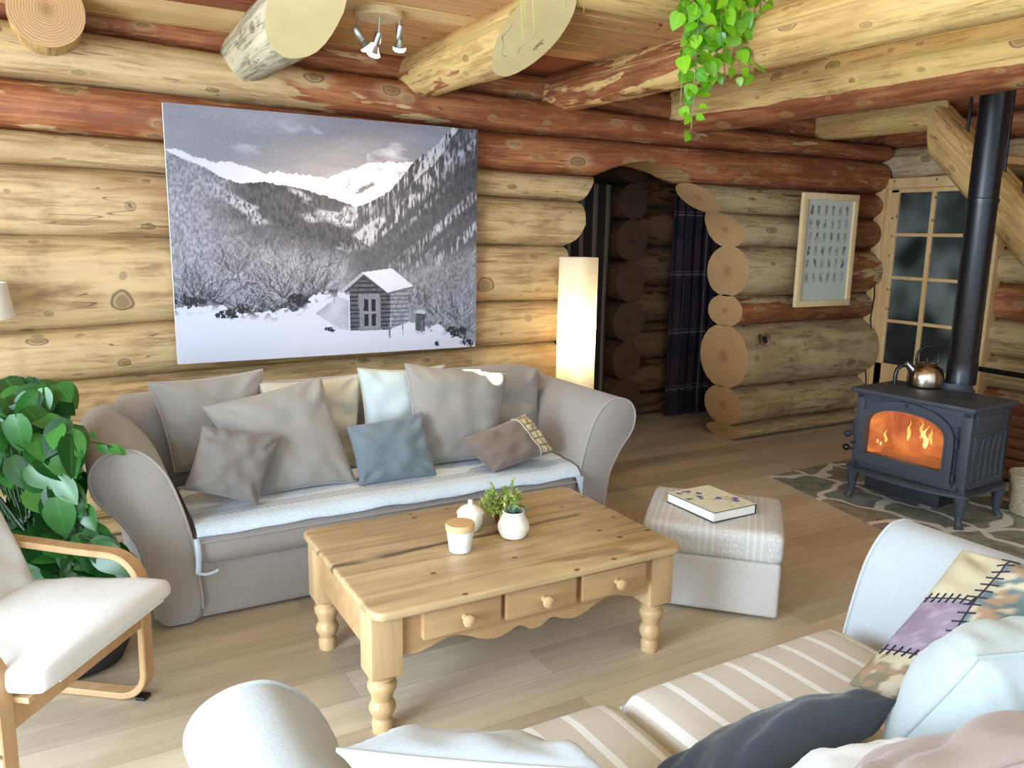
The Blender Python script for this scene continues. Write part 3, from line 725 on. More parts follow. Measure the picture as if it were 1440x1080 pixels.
    # bare branches fanning out of the shrubs
    def stroke(x, y, ang, ln, wd, val):
        m = int(ln * 520)
        for k in range(m):
            t = k / m; px = int(round((x + math.cos(ang) * ln * t) * nu)); py = int(round((1 - (y - math.sin(ang) * ln * t * 1.33)) * nv))
            if 0 <= px <= nu and 0 <= py <= nv: g[py, px] = g[py, px] * (1 - wd) + val * wd
            ang += r.uniform(-.03, .03)
    for (cx, cy, n, L) in ((300, 850, 60, .19), (400, 830, 60, .21), (470, 800, 45, .20), (120, 820, 50, .17), (180, 835, 40, .17), (560, 770, 30, .16), (250, 700, 40, .1), (1150, 880, 50, .12), (1060, 860, 40, .10), (1200, 930, 40, .10), (980, 820, 20, .1)):
        u0, v0 = quadpx([(cx, cy)])[0]
        for k in range(n): stroke(u0 + r.uniform(-.03, .03), v0 + r.uniform(-.01, .01), r.uniform(.5, 2.7), L * r.uniform(.45, 1), .6, r.choice([.04, .06, .5]))
    sf = curve(U, [(60, 850), (120, 820), (180, 805), (260, 840), (330, 850), (400, 838), (470, 840), (540, 800), (600, 770), (660, 770), (700, 790), (940, 900), (1000, 905), (1060, 905), (1120, 925), (1180, 955), (1250, 980)])
    sf = sf + (vnoise(U, W, 26, 14, 19, 3) - .5) * .055
    g = np.where(W > sf, .78 + .10 * (n1 - .5) - .15 * np.clip((.82 - W) * 8, 0, 1) * n4, g)
    edge = np.clip(1 - np.abs(W - sf) / .04, 0, 1) * (vnoise(U, W, 52, 50, 20, 3) > .54) * ((U < .5) | (U > .76))
    g = g * (1 - edge * .9) + .03 * edge
    for cx, cy, rx, ry in ((240, 855, 42, 18), (290, 835, 24, 20), (620, 918, 28, 9), (1060, 975, 10, 12), (1200, 972, 26, 18), (1150, 925, 50, 22), (500, 800, 40, 22), (120, 800, 50, 25)):
        u0, v0 = quadpx([(cx, cy)])[0]; b = (((U - u0) / (rx / 1200)) ** 2 + ((W - v0) / (ry / 940)) ** 2 + (n2 - .5) * 3.2) < 1
        g = np.where(b & (n5 > .36), .035, g)
    path = poly_mask(U + .01 * (n2 - .5), W + .02 * (n4 - .5), quadpx([(560, 850), (640, 790), (690, 800), (690, 925), (650, 920)])); g = np.where(path, .52 + .4 * (n4 - .5), g)
    def P(pts, val):
        nonlocal g
        g = np.where(poly_mask(U, W, quadpx(pts)), val, g)
    pl = (np.sin(W * 330) > .6)
    P([(858, 768), (930, 752), (936, 888), (860, 916)], np.where(pl, .14, .30 + .35 * (n5 - .4)))
    P([(694, 756), (746, 704), (856, 772), (860, 918), (697, 925)], np.where(pl, .02, .05 + .16 * n5))
    P([(728, 778), (816, 776), (820, 922), (734, 924)], .20 + .14 * n5); P([(748, 792), (802, 792), (806, 908), (752, 910)], .26 + .1 * n5)
    for x0, x1, y0, y1 in ((750, 768, 796, 845), (780, 798, 796, 845), (752, 770, 856, 905), (782, 800, 856, 905)): P([(x0, y0), (x1, y0), (x1, y1), (x0, y1)], .025)
    P([(648, 772), (742, 690), (752, 698), (664, 772)], .5); P([(672, 768), (748, 700), (850, 768), (846, 776), (748, 712), (690, 766)], .08)
    P([(742, 690), (866, 674), (958, 746), (850, 774)], .74 + .1 * n1); P([(848, 770), (958, 744), (958, 752), (852, 778)], .18)
    P([(966, 850), (1008, 854), (1006, 926), (964, 922)], .05 + .12 * n5); P([(972, 838), (1002, 840), (1010, 856), (964, 852)], .6)
    for k in range(7):
        x = [632, 852, 908, 1015, 855, 910, 990][k]; y = [800, 930, 905, 910, 940, 930, 915][k]; P([(x, y - 34), (x + 3, y - 34), (x + 3, y + 14), (x, y + 14)], .2)
    g = np.clip(g * (1 + .25 * (grain - .5) * (g < .6)), .012, .9) * .74
    k = np.clip((W - .55) / .35, 0, 1)
    return np.stack([g * (1.0 - .06 * k), g * (.965 + .02 * k), g * (1.06 + .12 * k)], -1)
cp = thing('canvas_picture', 'large black and white canvas of a snowy alpine valley with a hut', 'picture', (1.42, 4.52, 1.6))
cx0, cx1, cz0, cz1, cy = .54, 2.295, .937, 2.256, 4.495
obj('stretcher_canvas', MB().box(cx0, cy + .001, cz0, cx1, cy + .035, cz1, .002), M_WHITE, cp)
paint_grid('print', 470, 352, lambda u, v: V(cx0 + (cx1 - cx0) * u, cy, cz0 + (cz1 - cz0) * v), alpine(470, 352) * .86, M_CANVAS, cp)

# ------------------------------------------------------------------ small framed poster
def poster_art(nu, nv):
    U, W = np.meshgrid(np.linspace(0, 1, nu + 1), np.linspace(0, 1, nv + 1)); W = 1 - W
    base = np.ones(U.shape + (3,)) * np.array(srgb(186, 190, 176)); r = np.random.RandomState(11)
    base[...] *= 1
    for j in range(6):
        for i in range(6):
            cx = .12 + .152 * i; cy = .10 + .132 * j
            bx = (np.abs(U - cx) < .066) & (np.abs(W - cy) < .058); base[bx] *= .95
            tone = r.uniform(.10, .55); pts = [(cx + r.uniform(-.02, .02), cy + r.uniform(-.03, .03)) for _ in range(r.randint(3, 6))]
            m = np.zeros(U.shape, bool)
            for (a, b) in pts: m |= ((U - a) / r.uniform(.008, .024)) ** 2 + ((W - b) / r.uniform(.008, .026)) ** 2 < 1
            for _ in range(3):
                a = r.uniform(-.022, .022); s_ = r.uniform(-.4, .4); m |= (np.abs(U - cx - a - s_ * (W - cy)) < .006) & (np.abs(W - cy) < .04)
            m &= (np.random.RandomState(j * 7 + i).rand(*U.shape) > .2)
            base[m] = base[m] * tone
            base[(np.abs(U - cx) < .03) & (np.abs(W - cy - .05) < .004)] *= .7
    return base
fp = thing('framed_poster', 'pale wood framed poster with six rows of small dark drawings', 'picture', (5.58, 4.5, 1.55))
px0, px1, pz0, pz1, py = 5.15, 5.80, 1.10, 2.00, 4.47
fr = MB()
for (a, b, c, d) in ((px0, pz0, px1, pz0 + .05), (px0, pz1 - .05, px1, pz1), (px0, pz0 + .05, px0 + .05, pz1 - .05), (px1 - .05, pz0 + .05, px1, pz1 - .05)): fr.box(a, py, b, c, py + .035, d, .005)
obj('frame', fr, M_FRAMEW, fp)
paint_grid('print', 150, 230, lambda u, v: V(px0 + .048 + (px1 - px0 - .096) * u, py + .018, pz0 + .048 + (pz1 - pz0 - .096) * v), poster_art(150, 230), M_PRINT, fp)
obj('backing', MB().box(px0 + .04, py + .019, pz0 + .04, px1 - .04, py + .032, pz1 - .04), M_WHITEP, fp)
sw = thing('light_switch', 'small tilted chrome switch plate on the thick grey log right of the arch', 'switch', (4.86, 4.53, .85))
Ms = Matrix.Translation((4.87, 4.515, .85)) @ Matrix.Rotation(.12, 4, 'Y') @ Matrix.Rotation(-.35, 4, 'X')
obj('plate', MB().box(-.05, -.006, -.042, .05, .016, .042, .006, M=Ms), M_CHROME, sw)
obj('rocker', MB().box(-.022, -.012, -.025, .028, 0, .025, .004, M=Ms), M_BLACKP, sw)
tag(obj('cable', MB().tube([(6.285, 4.62, 1.35), (6.285, 4.60, 1.15), (6.28, 4.615, .95), (6.285, 4.585, .80), (6.28, 4.63, .62), (6.285, 4.60, .4), (6.285, 4.6, .05)], .006, 6), M_BLACKP), 'thin black cable running down beside the glazed door casing', 'cable')
# ------------------------------------------------------------------ soft furnishing helpers
def catmull(pts, n=6, closed=True):
    N = len(pts); out = []
    for i in range(N if closed else N - 1):
        g = (lambda k: pts[k % N]) if closed else (lambda k: pts[min(max(k, 0), N - 1)])
        p0, p1, p2, p3 = [Vector(g(i + k)) for k in (-1, 0, 1, 2)]
        for j in range(n):
            t = j / n; out.append(.5 * ((2 * p1) + (p2 - p0) * t + (2*p0 - 5*p1 + 4*p2 - p3) * t*t + (3*p1 - p0 - 3*p2 + p3) * t**3))
    if not closed: out.append(Vector(pts[-1]))
    return out
def loft(mb, sections, cap=True, c=None):
    n = len(sections[0]); vs = [p for s in sections for p in s]; fs = []
    for i in range(len(sections) - 1):
        for k in range(n):
            k2 = (k + 1) % n; fs.append((i*n+k, i*n+k2, (i+1)*n+k2, (i+1)*n+k))
    if cap: fs.append(tuple(range(n))); fs.append(tuple((len(sections)-1)*n + k for k in range(n)))
    return mb.add(vs, fs)
def pillow_geo(cn, thick, seed=0, bow=.07, N=26, wr=1., q=.42, tilt=None):
    TL, TR, BR, BL = [Vector(c) for c in cn]
    nrm = (TR - BL).cross(TL - BR).normalized()
    W = ((TR - TL).length + (BR - BL).length) / 2; Hh = ((TL - BL).length + (TR - BR).length) / 2
    def base(u, v):
        uu = u * (1 - bow * (1 - v * v) ** 1.0); vv = v * (1 - bow * (1 - u * u) ** 1.0)
        a, b = (uu + 1) / 2, (vv + 1) / 2
        return BL * (1 - a) * (1 - b) + BR * a * (1 - b) + TR * a * b + TL * (1 - a) * b
    def th(u, v):
        e = max(0., (1 - abs(u) ** 2.4)) * max(0., (1 - abs(v) ** 2.4)); t = thick / 2 * e ** q
        rr = max(abs(u), abs(v)); edge = sm(.45, 1., rr)
        w = nz(u * 2.2 + seed * 9, v * 2.2, seed) * .018 * (1 - rr ** 4)
        ang = math.atan2(v, u); w += edge * (1 - rr ** 8) * .008 * math.sin(ang * 9 + seed + 3 * nz(u * 2, v * 2, seed + 4))
        cr = abs(u * v); w += .012 * sm(.2, .8, cr) * (1 - rr ** 6) * math.sin((abs(u) - abs(v)) * 13 + seed * 3)
        w -= .010 * abs(nz(u * 1.7 + v * 2.1 + seed, v * 1.1 - u * .6, seed + 2)) * (1 - rr ** 4)
        return t + w * wr * min(1, t / .03)
    return base, th, nrm, W, Hh
def pillow(name, label, cn, thick, mat, seed=0, piping=None, group=None, parent=None, bow=.07, wr=1.3, q=.42, N=30, extra=None):
    base, th, nrm, W, Hh = pillow_geo(cn, thick, seed, bow, N, wr, q)
    ctr = sum((Vector(c) for c in cn), Vector()) / 4
    if nrm.dot(V(0, 0, 1.65) - ctr) < 0: nrm = -nrm
    if parent is None:
        o = thing(name, label, 'cushion', tuple(ctr - V(0, 0, Hh / 2 * .9)), 0, group)
    else: o = parent
    vs = []; cs = []; fs = []; idx = {}
    for side in (1, -1):
        for j in range(N + 1):
            for i in range(N + 1):
                u, v = math.sin(PI / 2 * (2 * i / N - 1) * .98) / math.sin(PI / 2 * .98), math.sin(PI / 2 * (2 * j / N - 1) * .98) / math.sin(PI / 2 * .98)
                edge = i in (0, N) or j in (0, N)
                if edge and side == -1: idx[(side, i, j)] = idx[(1, i, j)]; continue
                idx[(side, i, j)] = len(vs)
                vs.append(base(u, v) + nrm * side * (0 if edge else th(u, v))); cs.append((u * W / 2, v * Hh / 2, side))
        for j in range(N):
            for i in range(N): fs.append(tuple(idx[(side, a, b)] for a, b in ((i, j), (i + 1, j), (i + 1, j + 1), (i, j + 1))))
    body = obj('cover' if parent is None else name, MB().add(vs, fs, c=cs), mat, o, angle=180)
    if piping:
        loop = []
        M_ = 14
        for k in range(4 * M_):
            e, f = divmod(k, M_); f = f / M_ * 2 - 1
            u, v = ((f, 1), (1, -f), (-f, -1), (-1, f))[e]; loop.append(base(u, v))
        obj('piping', MB().tube(loop, .0055, 7, True), piping, o if parent is None else body)
    if extra: extra(o, base, th, nrm, W, Hh)
    return o

ARM = [(.44, .02), (.44, .25), (.41, .44), (.355, .63), (.30, .725), (.24, .778), (.185, .79), (.13, .78), (.085, .75), (.06, .70), (.062, .64), (.085, .585), (.15, .505), (.20, .42), (.225, .35), (.25, .19), (.285, .02)]
ARMS = catmull([V(a, b, 0) for a, b in ARM], 4)
def sofa_arm(parent, fx, fz, y0, y1, mat, pmat):
    # fx maps the profile's x, fz its height; y0 front, y1 rear
    sgn = 1 if y1 > y0 else -1
    cx = sum(p.x for p in ARMS) / len(ARMS); cz = sum(p.y for p in ARMS) / len(ARMS)
    def sec(y, k): return [V(fx(cx + (p.x - cx) * (1 - k / .2)), y, max(.012, fz(cz + (p.y - cz) * (1 - k / .35)))) for p in ARMS]
    secs = [sec(y0, .02), sec(y0 + sgn * .006, .006), sec(y0 + sgn * .02, 0)]
    L = abs(y1 - y0)
    for k in range(1, 12):
        y = y0 + sgn * (.02 + (L - .04) * k / 11)
        secs.append([p + V(.004 * nz(p.x * 7, y * 6, p.z * 7), 0, .004 * nz(p.x * 6, y * 5 + 4, p.z * 6)) for p in sec(y, 0)])
    secs.append(sec(y1, .02))
    a = obj('arm', loft(MB(), secs), mat, parent, angle=50)
    ring = sec(y0 + sgn * .004, .004); ring = [p for p in ring if p.z > .03]
    # open loop running up one side of the front panel, over the scroll and down the other
    start = max(range(len(ring)), key=lambda i: (ring[i] - ring[i - 1]).length)
    ring = ring[start:] + ring[:start]
    obj('piping', MB().tube(ring, .006, 7), pmat, a)
    return a
def soft_box(x0, y0, z0, x1, y1, z1, r, nx=40, ny=20, nz_=8, bulge=.02, seed=0, cf=None):
    # rounded, slightly crowned upholstery block
    mb = MB(); b = bmesh.new(); bmesh.ops.create_cube(b, size=2)
    bmesh.ops.subdivide_edges(b, edges=list(b.edges), cuts=11, use_grid_fill=True)
    hx, hy, hz = (x1-x0)/2, (y1-y0)/2, (z1-z0)/2; c = V((x0+x1)/2, (y0+y1)/2, (z0+z1)/2)
    b.verts.index_update(); vs = []
    def redistribute(t, h):   # crowd the cut lines towards the corner radius
        s_ = abs(t); k = r / h
        return math.copysign((1 - k) * (s_ / .727) if s_ <= .7273 else (1 - k) + k * (s_ - .727) / .2727, t)
    for v in b.verts:
        p = v.co; q = V(redistribute(p.x, hx) * hx, redistribute(p.y, hy) * hy, redistribute(p.z, hz) * hz)
        inn = V(max(-(hx-r), min(hx-r, q.x)), max(-(hy-r), min(hy-r, q.y)), max(-(hz-r), min(hz-r, q.z)))
        dlt = q - inn
        if dlt.length > 1e-9:
            m = max(abs(dlt.x), abs(dlt.y), abs(dlt.z)); q = inn + dlt.normalized() * m
        cr = (1 - (q.x/hx)**2) * (1 - (q.y/hy)**2)
        q.z += bulge * max(0, cr) ** .5 * (1 if q.z > 0 else 0) + .004 * nz(q.x*4+seed, q.y*4, q.z*4)
        q.y += -.25 * bulge * max(0, (1 - (q.x/hx)**2)) * (1 - (q.z/hz)**2) * (1 if q.y < 0 else -1)
        vs.append(c + q)
    fs = [[v.index for v in f.verts] for f in b.faces]; b.free()
    return mb.add(vs, fs, c=[cf(p) for p in vs] if cf else None)

# ------------------------------------------------------------------ main sofa
SO = thing('sofa', 'long grey taupe slipcovered sofa with scrolled arms under the canvas picture', 'sofa', (1.385, 3.9, 0))
obj('base', soft_box(.33, 3.40, .012, 2.44, 4.30, .27, .02, bulge=0), M_SOFA, SO)
sofa_arm(SO, lambda x: x, lambda z: z, 3.38, 4.33, M_SOFA, M_PIPE)
sofa_arm(SO, lambda x: 2.77 - x, lambda z: z, 3.38, 4.33, M_SOFA, M_PIPE)
obj('backrest', soft_box(.20, 4.06, .05, 2.57, 4.36, .845, .09, bulge=.012, seed=3), M_SOFA, SO)
sc_ = obj('seat_cushion', soft_box(.425, 3.355, .25, 2.345, 4.08, .415, .065, bulge=.012, seed=5), M_SOFA, SO)
obj('piping', MB().tube([(.45, 3.352, .368), (.9, 3.346, .372), (1.4, 3.344, .373), (1.9, 3.346, .372), (2.32, 3.352, .368)], .005, 6), M_PIPE, sc_)
pillow('back_cushion', '', [[1.862, 3.98, .90], [2.44, 3.97, .868], [2.40, 3.90, .40], [1.877, 3.90, .41]], .17, M_SOFA, 7, M_PIPE, parent=SO, bow=.03)
# throw over the seat
def throw_fn(u, v, off=0.):
    x = .435 + (2.335 - .435) * u
    path = [(3.349, .400), (3.353, .407), (3.361, .415), (3.385, .428), (3.45, .4365), (3.62, .441), (3.80, .442), (3.95, .436)]
    L = [0]
    for (a, b), (c, d) in zip(path, path[1:]): L.append(L[-1] + math.hypot(c - a, d - b))
    s_ = v * L[-1]; k = 0
    while k < len(path) - 2 and s_ > L[k + 1]: k += 1
    f = (s_ - L[k]) / (L[k+1] - L[k]); y = path[k][0] + (path[k+1][0] - path[k][0]) * f; z = path[k][1] + (path[k+1][1] - path[k][1]) * f
    w = nz(x * 3, y * 5, 2.) * .005; fr = sm(.12, 0, v)
    cr = .012 * max(0, 1 - (2 * u - 1) ** 2) ** .5
    if u > .93: z += (u - .93) * .5 * (1 - fr) * .4
    return V(x, y - fr * (.006 + .006 * nz(x * 9, 1, 1)), z + cr * (1 - .5 * fr) + w + off + fr * .010 * nz(x * 6, 3, 5))
mb = MB().grid(lambda u, v: throw_fn(u, v), 120, 40, lambda u, v: (.44 + 1.9 * u, v * .68, 0))
mb.grid(lambda u, v: throw_fn(u, v, -.006), 120, 40, lambda u, v: (.44 + 1.9 * u, v * .68, 0))
def drop(u, v, xx, sg):
    y = 3.335 + .03 * u - .012 * (1 - v); z = .365 - (.135 + .02 * nz(u * 3, 1)) * v
    return V(xx + sg * (-.006 + .05 * (u)) , y - .01, z)
mb.grid(lambda u, v: V(.418 + .006 * math.sin(3 * v) + .022 * u, 3.338 - .006 * math.sin(PI * u), .395 - .15 * v), 6, 16, lambda u, v: (u * .05, v * .06, 0))
mb.grid(lambda u, v: V(.425 + .085 * u, 3.338, .250 - .010 * math.sin(PI * u) - .012 * v), 12, 4, lambda u, v: (u * .1, v * .03, 0))
mb.grid(lambda u, v: V(2.30 + .045 * u, 3.335 + .006 * v, .40 - .12 * v * u), 8, 12, lambda u, v: (u * .05, v * .06, 0))
tag(obj('throw', mb, M_THROW, fixn=False, angle=180), 'pale blue woven throw with a fluffy hem spread over the long sofa seat', 'throw')

G1 = 'cushions on the long sofa'
pillow('cushion', 'large grey taupe cushion with piping at the left end of the long sofa', [[.345, 4.02, .935], [.868, 4.02, .962], [.84, 3.92, .49], [.43, 3.92, .52]], .17, M_CUSH, 1, M_PIPE, G1)
pillow('cushion', 'beige linen cushion half hidden behind the biggest grey sofa cushion', [[.838, 3.934, .906], [1.349, 3.937, .918], [1.289, 3.84, .46], [.82, 3.84, .48]], .14, M_BEIGE, 4, M_BEIGE, G1)
pillow('cushion', 'pale blue linen cushion with ear-like corners behind the blue-grey one', [[1.324, 3.917, .953], [1.818, 3.93, .936], [1.735, 3.80, .455], [1.318, 3.80, .462]], .14, M_LBLUE, 5, M_BEIGE, G1, bow=.09)
pillow('cushion', 'biggest grey cushion, leaning diagonally left of the beige one', [[.544, 3.764, .853], [1.095, 3.80, .943], [1.195, 3.60, .458], [.746, 3.60, .455]], .17, M_CUSH, 2, M_CUSH, G1, bow=.05)
pillow('cushion', 'square grey taupe cushion with piping catching a sun patch on top', [[1.551, 3.833, .973], [2.13, 3.80, .884], [2.014, 3.67, .46], [1.548, 3.67, .465]], .17, M_CUSH, 6, M_PIPE, G1, bow=.045)
pillow('cushion', 'small dark taupe cushion in front at the left end of the sofa', [[.514, 3.60, .805], [.845, 3.57, .729], [.705, 3.47, .452], [.41, 3.50, .56]], .14, M_CUSHD, 3, None, G1, bow=.06)
pillow('cushion', 'small blue-grey woven cushion upright in the middle of the sofa', [[1.179, 3.671, .715], [1.57, 3.66, .753], [1.592, 3.53, .455], [1.194, 3.53, .455]], .13, M_TEAL, 8, None, G1, bow=.05)
def lace(o, base, th, nrm, W, Hh):
    f = lambda a, b: base(.50 + .42 * a, 2 * b - 1) + nrm * (th(.50 + .42 * a, (2 * b - 1) * .999) + .003)
    obj('lace_band', MB().grid(f, 10, 24, lambda a, b: (a * .42 * W / 2, b * Hh, 0)), M_LACE, o, angle=180)['label'] = 'cream checked lace band'
    obj('lace_cord', MB().tube([base(.49, 2 * k / 20 - 1) + nrm * (th(.49, (2 * k / 20 - 1) * .995) + .003) for k in range(21)], .004, 6), M_BEIGE, o)
pillow('cushion', 'warm taupe cushion with a cream lace band slumped at the right end', [[1.732, 3.56, .612], [2.144, 3.60, .70], [2.265, 3.50, .50], [1.875, 3.45, .452]], .16, M_LACET, 9, None, G1, bow=.04, extra=lace)

# ------------------------------------------------------------------ coffee table
CT = thing('coffee_table', 'waxed pine coffee table with turned legs and three knobbed drawers', 'table', (1.42, 2.63, 0))
tx0, tx1, ty0, ty1 = .785, 2.055, 2.22, 3.06
def tabletop():
    b = bmesh.new(); bmesh.ops.create_cube(b, size=1); bmesh.ops.scale(b, vec=(tx1 - tx0, ty1 - ty0, .032), verts=b.verts)
    ve = [e for e in b.edges if abs(e.verts[0].co.z - e.verts[1].co.z) > .01]
    bmesh.ops.bevel(b, geom=ve, offset=.05, segments=6, profile=.5, affect='EDGES')
    he = [e for e in b.edges if abs(e.calc_face_angle(0)) > 1.2]
    bmesh.ops.bevel(b, geom=he, offset=.011, segments=4, profile=.5, affect='EDGES')
    return MB().bm(b, Matrix.Translation(((tx0 + tx1) / 2, (ty0 + ty1) / 2, .454)))
obj('tabletop', tabletop(), M_PINE, CT)
LEGP = [(.030, 0), (.033, .03), (.036, .05), (.030, .056), (.034, .062), (.047, .085), (.053, .105), (.053, .120), (.045, .14), (.033, .155), (.030, .160), (.042, .166), (.046, .172), (.042, .178), (.034, .182), (.038, .19), (.048, .205), (.052, .222)]
LEGP = [(.034, 0), (.037, .035), (.030, .05), (.041, .07), (.046, .085), (.043, .10), (.034, .115), (.038, .135), (.048, .158), (.050, .172), (.046, .182), (.036, .188), (.034, .192), (.046, .198), (.047, .204), (.040, .208), (.044, .216), (.052, .225)]
for lx in (.85, 1.99):
    for ly in (2.325, 2.945):
        m = MB().lathe(LEGP, lx, ly, 0, 30).box(lx - .055, ly - .055, .215, lx + .055, ly + .055, .438, .005)
        obj('leg', m, M_PINEL, CT)
SCAL = [(.905, .275), (.96, .272), (1.0, .28), (1.05, .295), (1.10, .300), (1.15, .285), (1.20, .262), (1.25, .25), (1.30, .258), (1.345, .275), (1.37, .268), (1.395, .252), (1.42, .25), (1.445, .252), (1.47, .268), (1.495, .275), (1.54, .258), (1.59, .25), (1.64, .262), (1.69, .285), (1.74, .300), (1.79, .295), (1.84, .28), (1.88, .272), (1.935, .275)]
sc2 = [(p.x, p.y) for p in catmull([V(a, b, 0) for a, b in SCAL], 4, False)]
for (yy, nm) in ((2.285, 'front'), (2.965, 'back')):
    obj('apron', MB().prism(sc2 + [(1.935, .438), (.905, .438)], lambda p: V(p[0], yy, p[1]), lambda p: V(p[0], yy + .02, p[1])), M_PINED, CT)
for xx in (.81, 2.01): obj('apron', MB().box(xx, 2.38, .285, xx + .02, 2.89, .438, .002), M_PINED, CT)
for k, (a, b) in enumerate(((.972, 1.262), (1.282, 1.572), (1.60, 1.89))):
    dr = obj('drawer', MB().box(a, 2.258 - .004 * k, .322, b, 2.30, .424, .004), M_PINED, CT)
    kp = [(.0, 0), (.011, 0), (.009, .012), (.010, .018), (.020, .026), (.0225, .034), (.020, .042), (.010, .047), (0, .048)]
    kx = (a + b) / 2 + .005
    obj('knob', MB().lathe(kp, 0, 0, 0, 20, M=Matrix.Translation((kx, 2.258 - .004 * k, .374)) @ Matrix.Rotation(PI / 2, 4, 'X'), cap=False), M_PINEL, dr)

# things on the table (top at .47)
TZ = .470
j = thing('candle_jar', 'white tapered jar with a cork lid at the front of the coffee table', 'jar', (1.255, 2.57, TZ))
obj('body', MB().lathe([(.036, 0), (.041, .004), (.052, .088), (.050, .088)], 1.255, 2.57, TZ, 32), M_CERAM, j)
obj('lid', MB().lathe([(.050, .084), (.055, .088), (.056, .105), (.054, .112), (.0, .113)], 1.255, 2.57, TZ, 32, cap=False), M_CORK, j)
j = thing('sugar_bowl', 'white ceramic pot with a domed knob lid behind the cork-lidded jar', 'jar', (1.385, 2.745, TZ))
obj('body', MB().lathe([(.030, 0), (.040, .008), (.050, .035), (.052, .06), (.050, .075)], 1.385, 2.745, TZ, 32), M_CERAM2, j)
obj('lid', MB().lathe([(.050, .073), (.055, .075), (.054, .08), (.040, .095), (.020, .106), (.009, .11), (.0085, .118), (.011, .124), (.008, .128), (0, .128)], 1.385, 2.745, TZ, 32, cap=False), M_CERAM2, j)
def leaf(mb, pos, dirv, up, ln, wd, fold=.2, curl=.25, k=0., heart=False, n=6):
    d = Vector(dirv).normalized(); s = d.cross(Vector(up)); s = s.normalized() if s.length > 1e-5 else d.orthogonal().normalized(); u = s.cross(d)
    vs = []; cs = []
    for i in range(n + 1):
        t = i / n
        w = (math.sin(PI * min(1, (t * .93 + .07)) ** (.62 if heart else .8)) ** .85) * wd / 2 if i < n else 0
        c_ = pos + d * (ln * t) - u * (curl * ln * t * t)
        for sg in (-1, -.5, 0, .5, 1):
            vs.append(c_ + s * (w * sg) + u * (abs(sg) * w * fold)); cs.append((sg * .5, t, k * 9))
    fs = []
    for i in range(n):
        for q in range(4): fs.append((i*5+q, i*5+q+1, (i+1)*5+q+1, (i+1)*5+q))
    mb.add(vs, fs, c=cs, r=[k] * len(vs))
rnd = random.Random(3)
def rv(): 
    while True:
        v = V(rnd.uniform(-1, 1), rnd.uniform(-1, 1), rnd.uniform(-1, 1))
        if .05 < v.length < 1: return v.normalized()
pl_ = thing('potted_herb', 'small bushy light green plant in a brown pot behind the ribbed vase', 'plant', (1.56, 2.78, TZ))
obj('pot', MB().lathe([(.030, 0), (.038, .004), (.045, .045), (.042, .045), (.036, .03), (0, .03)], 1.56, 2.78, TZ, 26, cap=False), M_TERRA, pl_)
fo = MB(); stm = MB()
for k in range(36):
    v = rv(); v.z = abs(v.z) * .8 + .1; tip = V(1.56, 2.78, TZ + .035) + V(v.x * .10 - .01, v.y * .09, v.z * .12)
    if k in (0, 1): tip = V(1.505 + .10 * k, 2.79, TZ + .165)
    b0 = V(1.56 + v.x * .02, 2.78 + v.y * .02, TZ + .03); pts = [b0.lerp(tip, t) + V(0, 0, .02 * math.sin(PI * t)) for t in (0, .25, .5, .75, 1)]
    stm.tube(pts, .0012, 5)
    for t in [x / 9 for x in range(2, 10)]:
        c_ = b0.lerp(tip, t) + V(0, 0, .02 * math.sin(PI * t))
        for _ in range(5):
            dv = (rv() + v * .6); leaf(fo, c_, dv, (0, 0, 1), rnd.uniform(.013, .022), rnd.uniform(.007, .011), k=rnd.random(), n=3)
obj('foliage', fo, M_HERB, pl_, fixn=False, angle=180); obj('stems', stm, M_STEM, pl_)
vz = thing('ribbed_vase', 'cream vase with wavy ridges holding a small succulent', 'vase', (1.505, 2.605, TZ))
prof = [(.034, 0), (.042, .004)] + [(.042 + .018 * math.sin(PI * min(1, t / 27 + .05)) + .0034 * (t % 3 == 0), .006 + .0031 * t) for t in range(28)] + [(.038, .098), (.044, .105), (.041, .108), (.034, .098)]
obj('body', MB().lathe(prof, 1.505, 2.605, TZ, 36, cap=False), M_CERAM2, vz)
su = MB()
for ring, (n, r, tl) in enumerate(((9, .038, .3), (8, .026, .8), (6, .014, 1.4))):
    for q in range(n):
        a = 2 * PI * q / n + ring; dv = V(math.cos(a), math.sin(a), tl); leaf(su, V(1.505, 2.605, TZ + .098) + V(math.cos(a), math.sin(a), 0) * r * .35, dv, (0, 0, 1), .03, .016, .3, -.2, rnd.random(), n=4)
for q in range(5): leaf(su, V(1.54, 2.60, TZ + .10), V(.8 + rnd.uniform(-.2, .3), rnd.uniform(-.5, .3), rnd.uniform(.1, .6)), (0, 0, 1), .028, .012, .2, .2, rnd.random(), n=4)
vb = obj('succulent', su, M_SUCC, vz, fixn=False, angle=180)
obj('soil', MB().lathe([(0, 0), (.034, 0), (.0, .004)], 1.505, 2.605, TZ + .092, 20, cap=False), M_SOIL, vz)

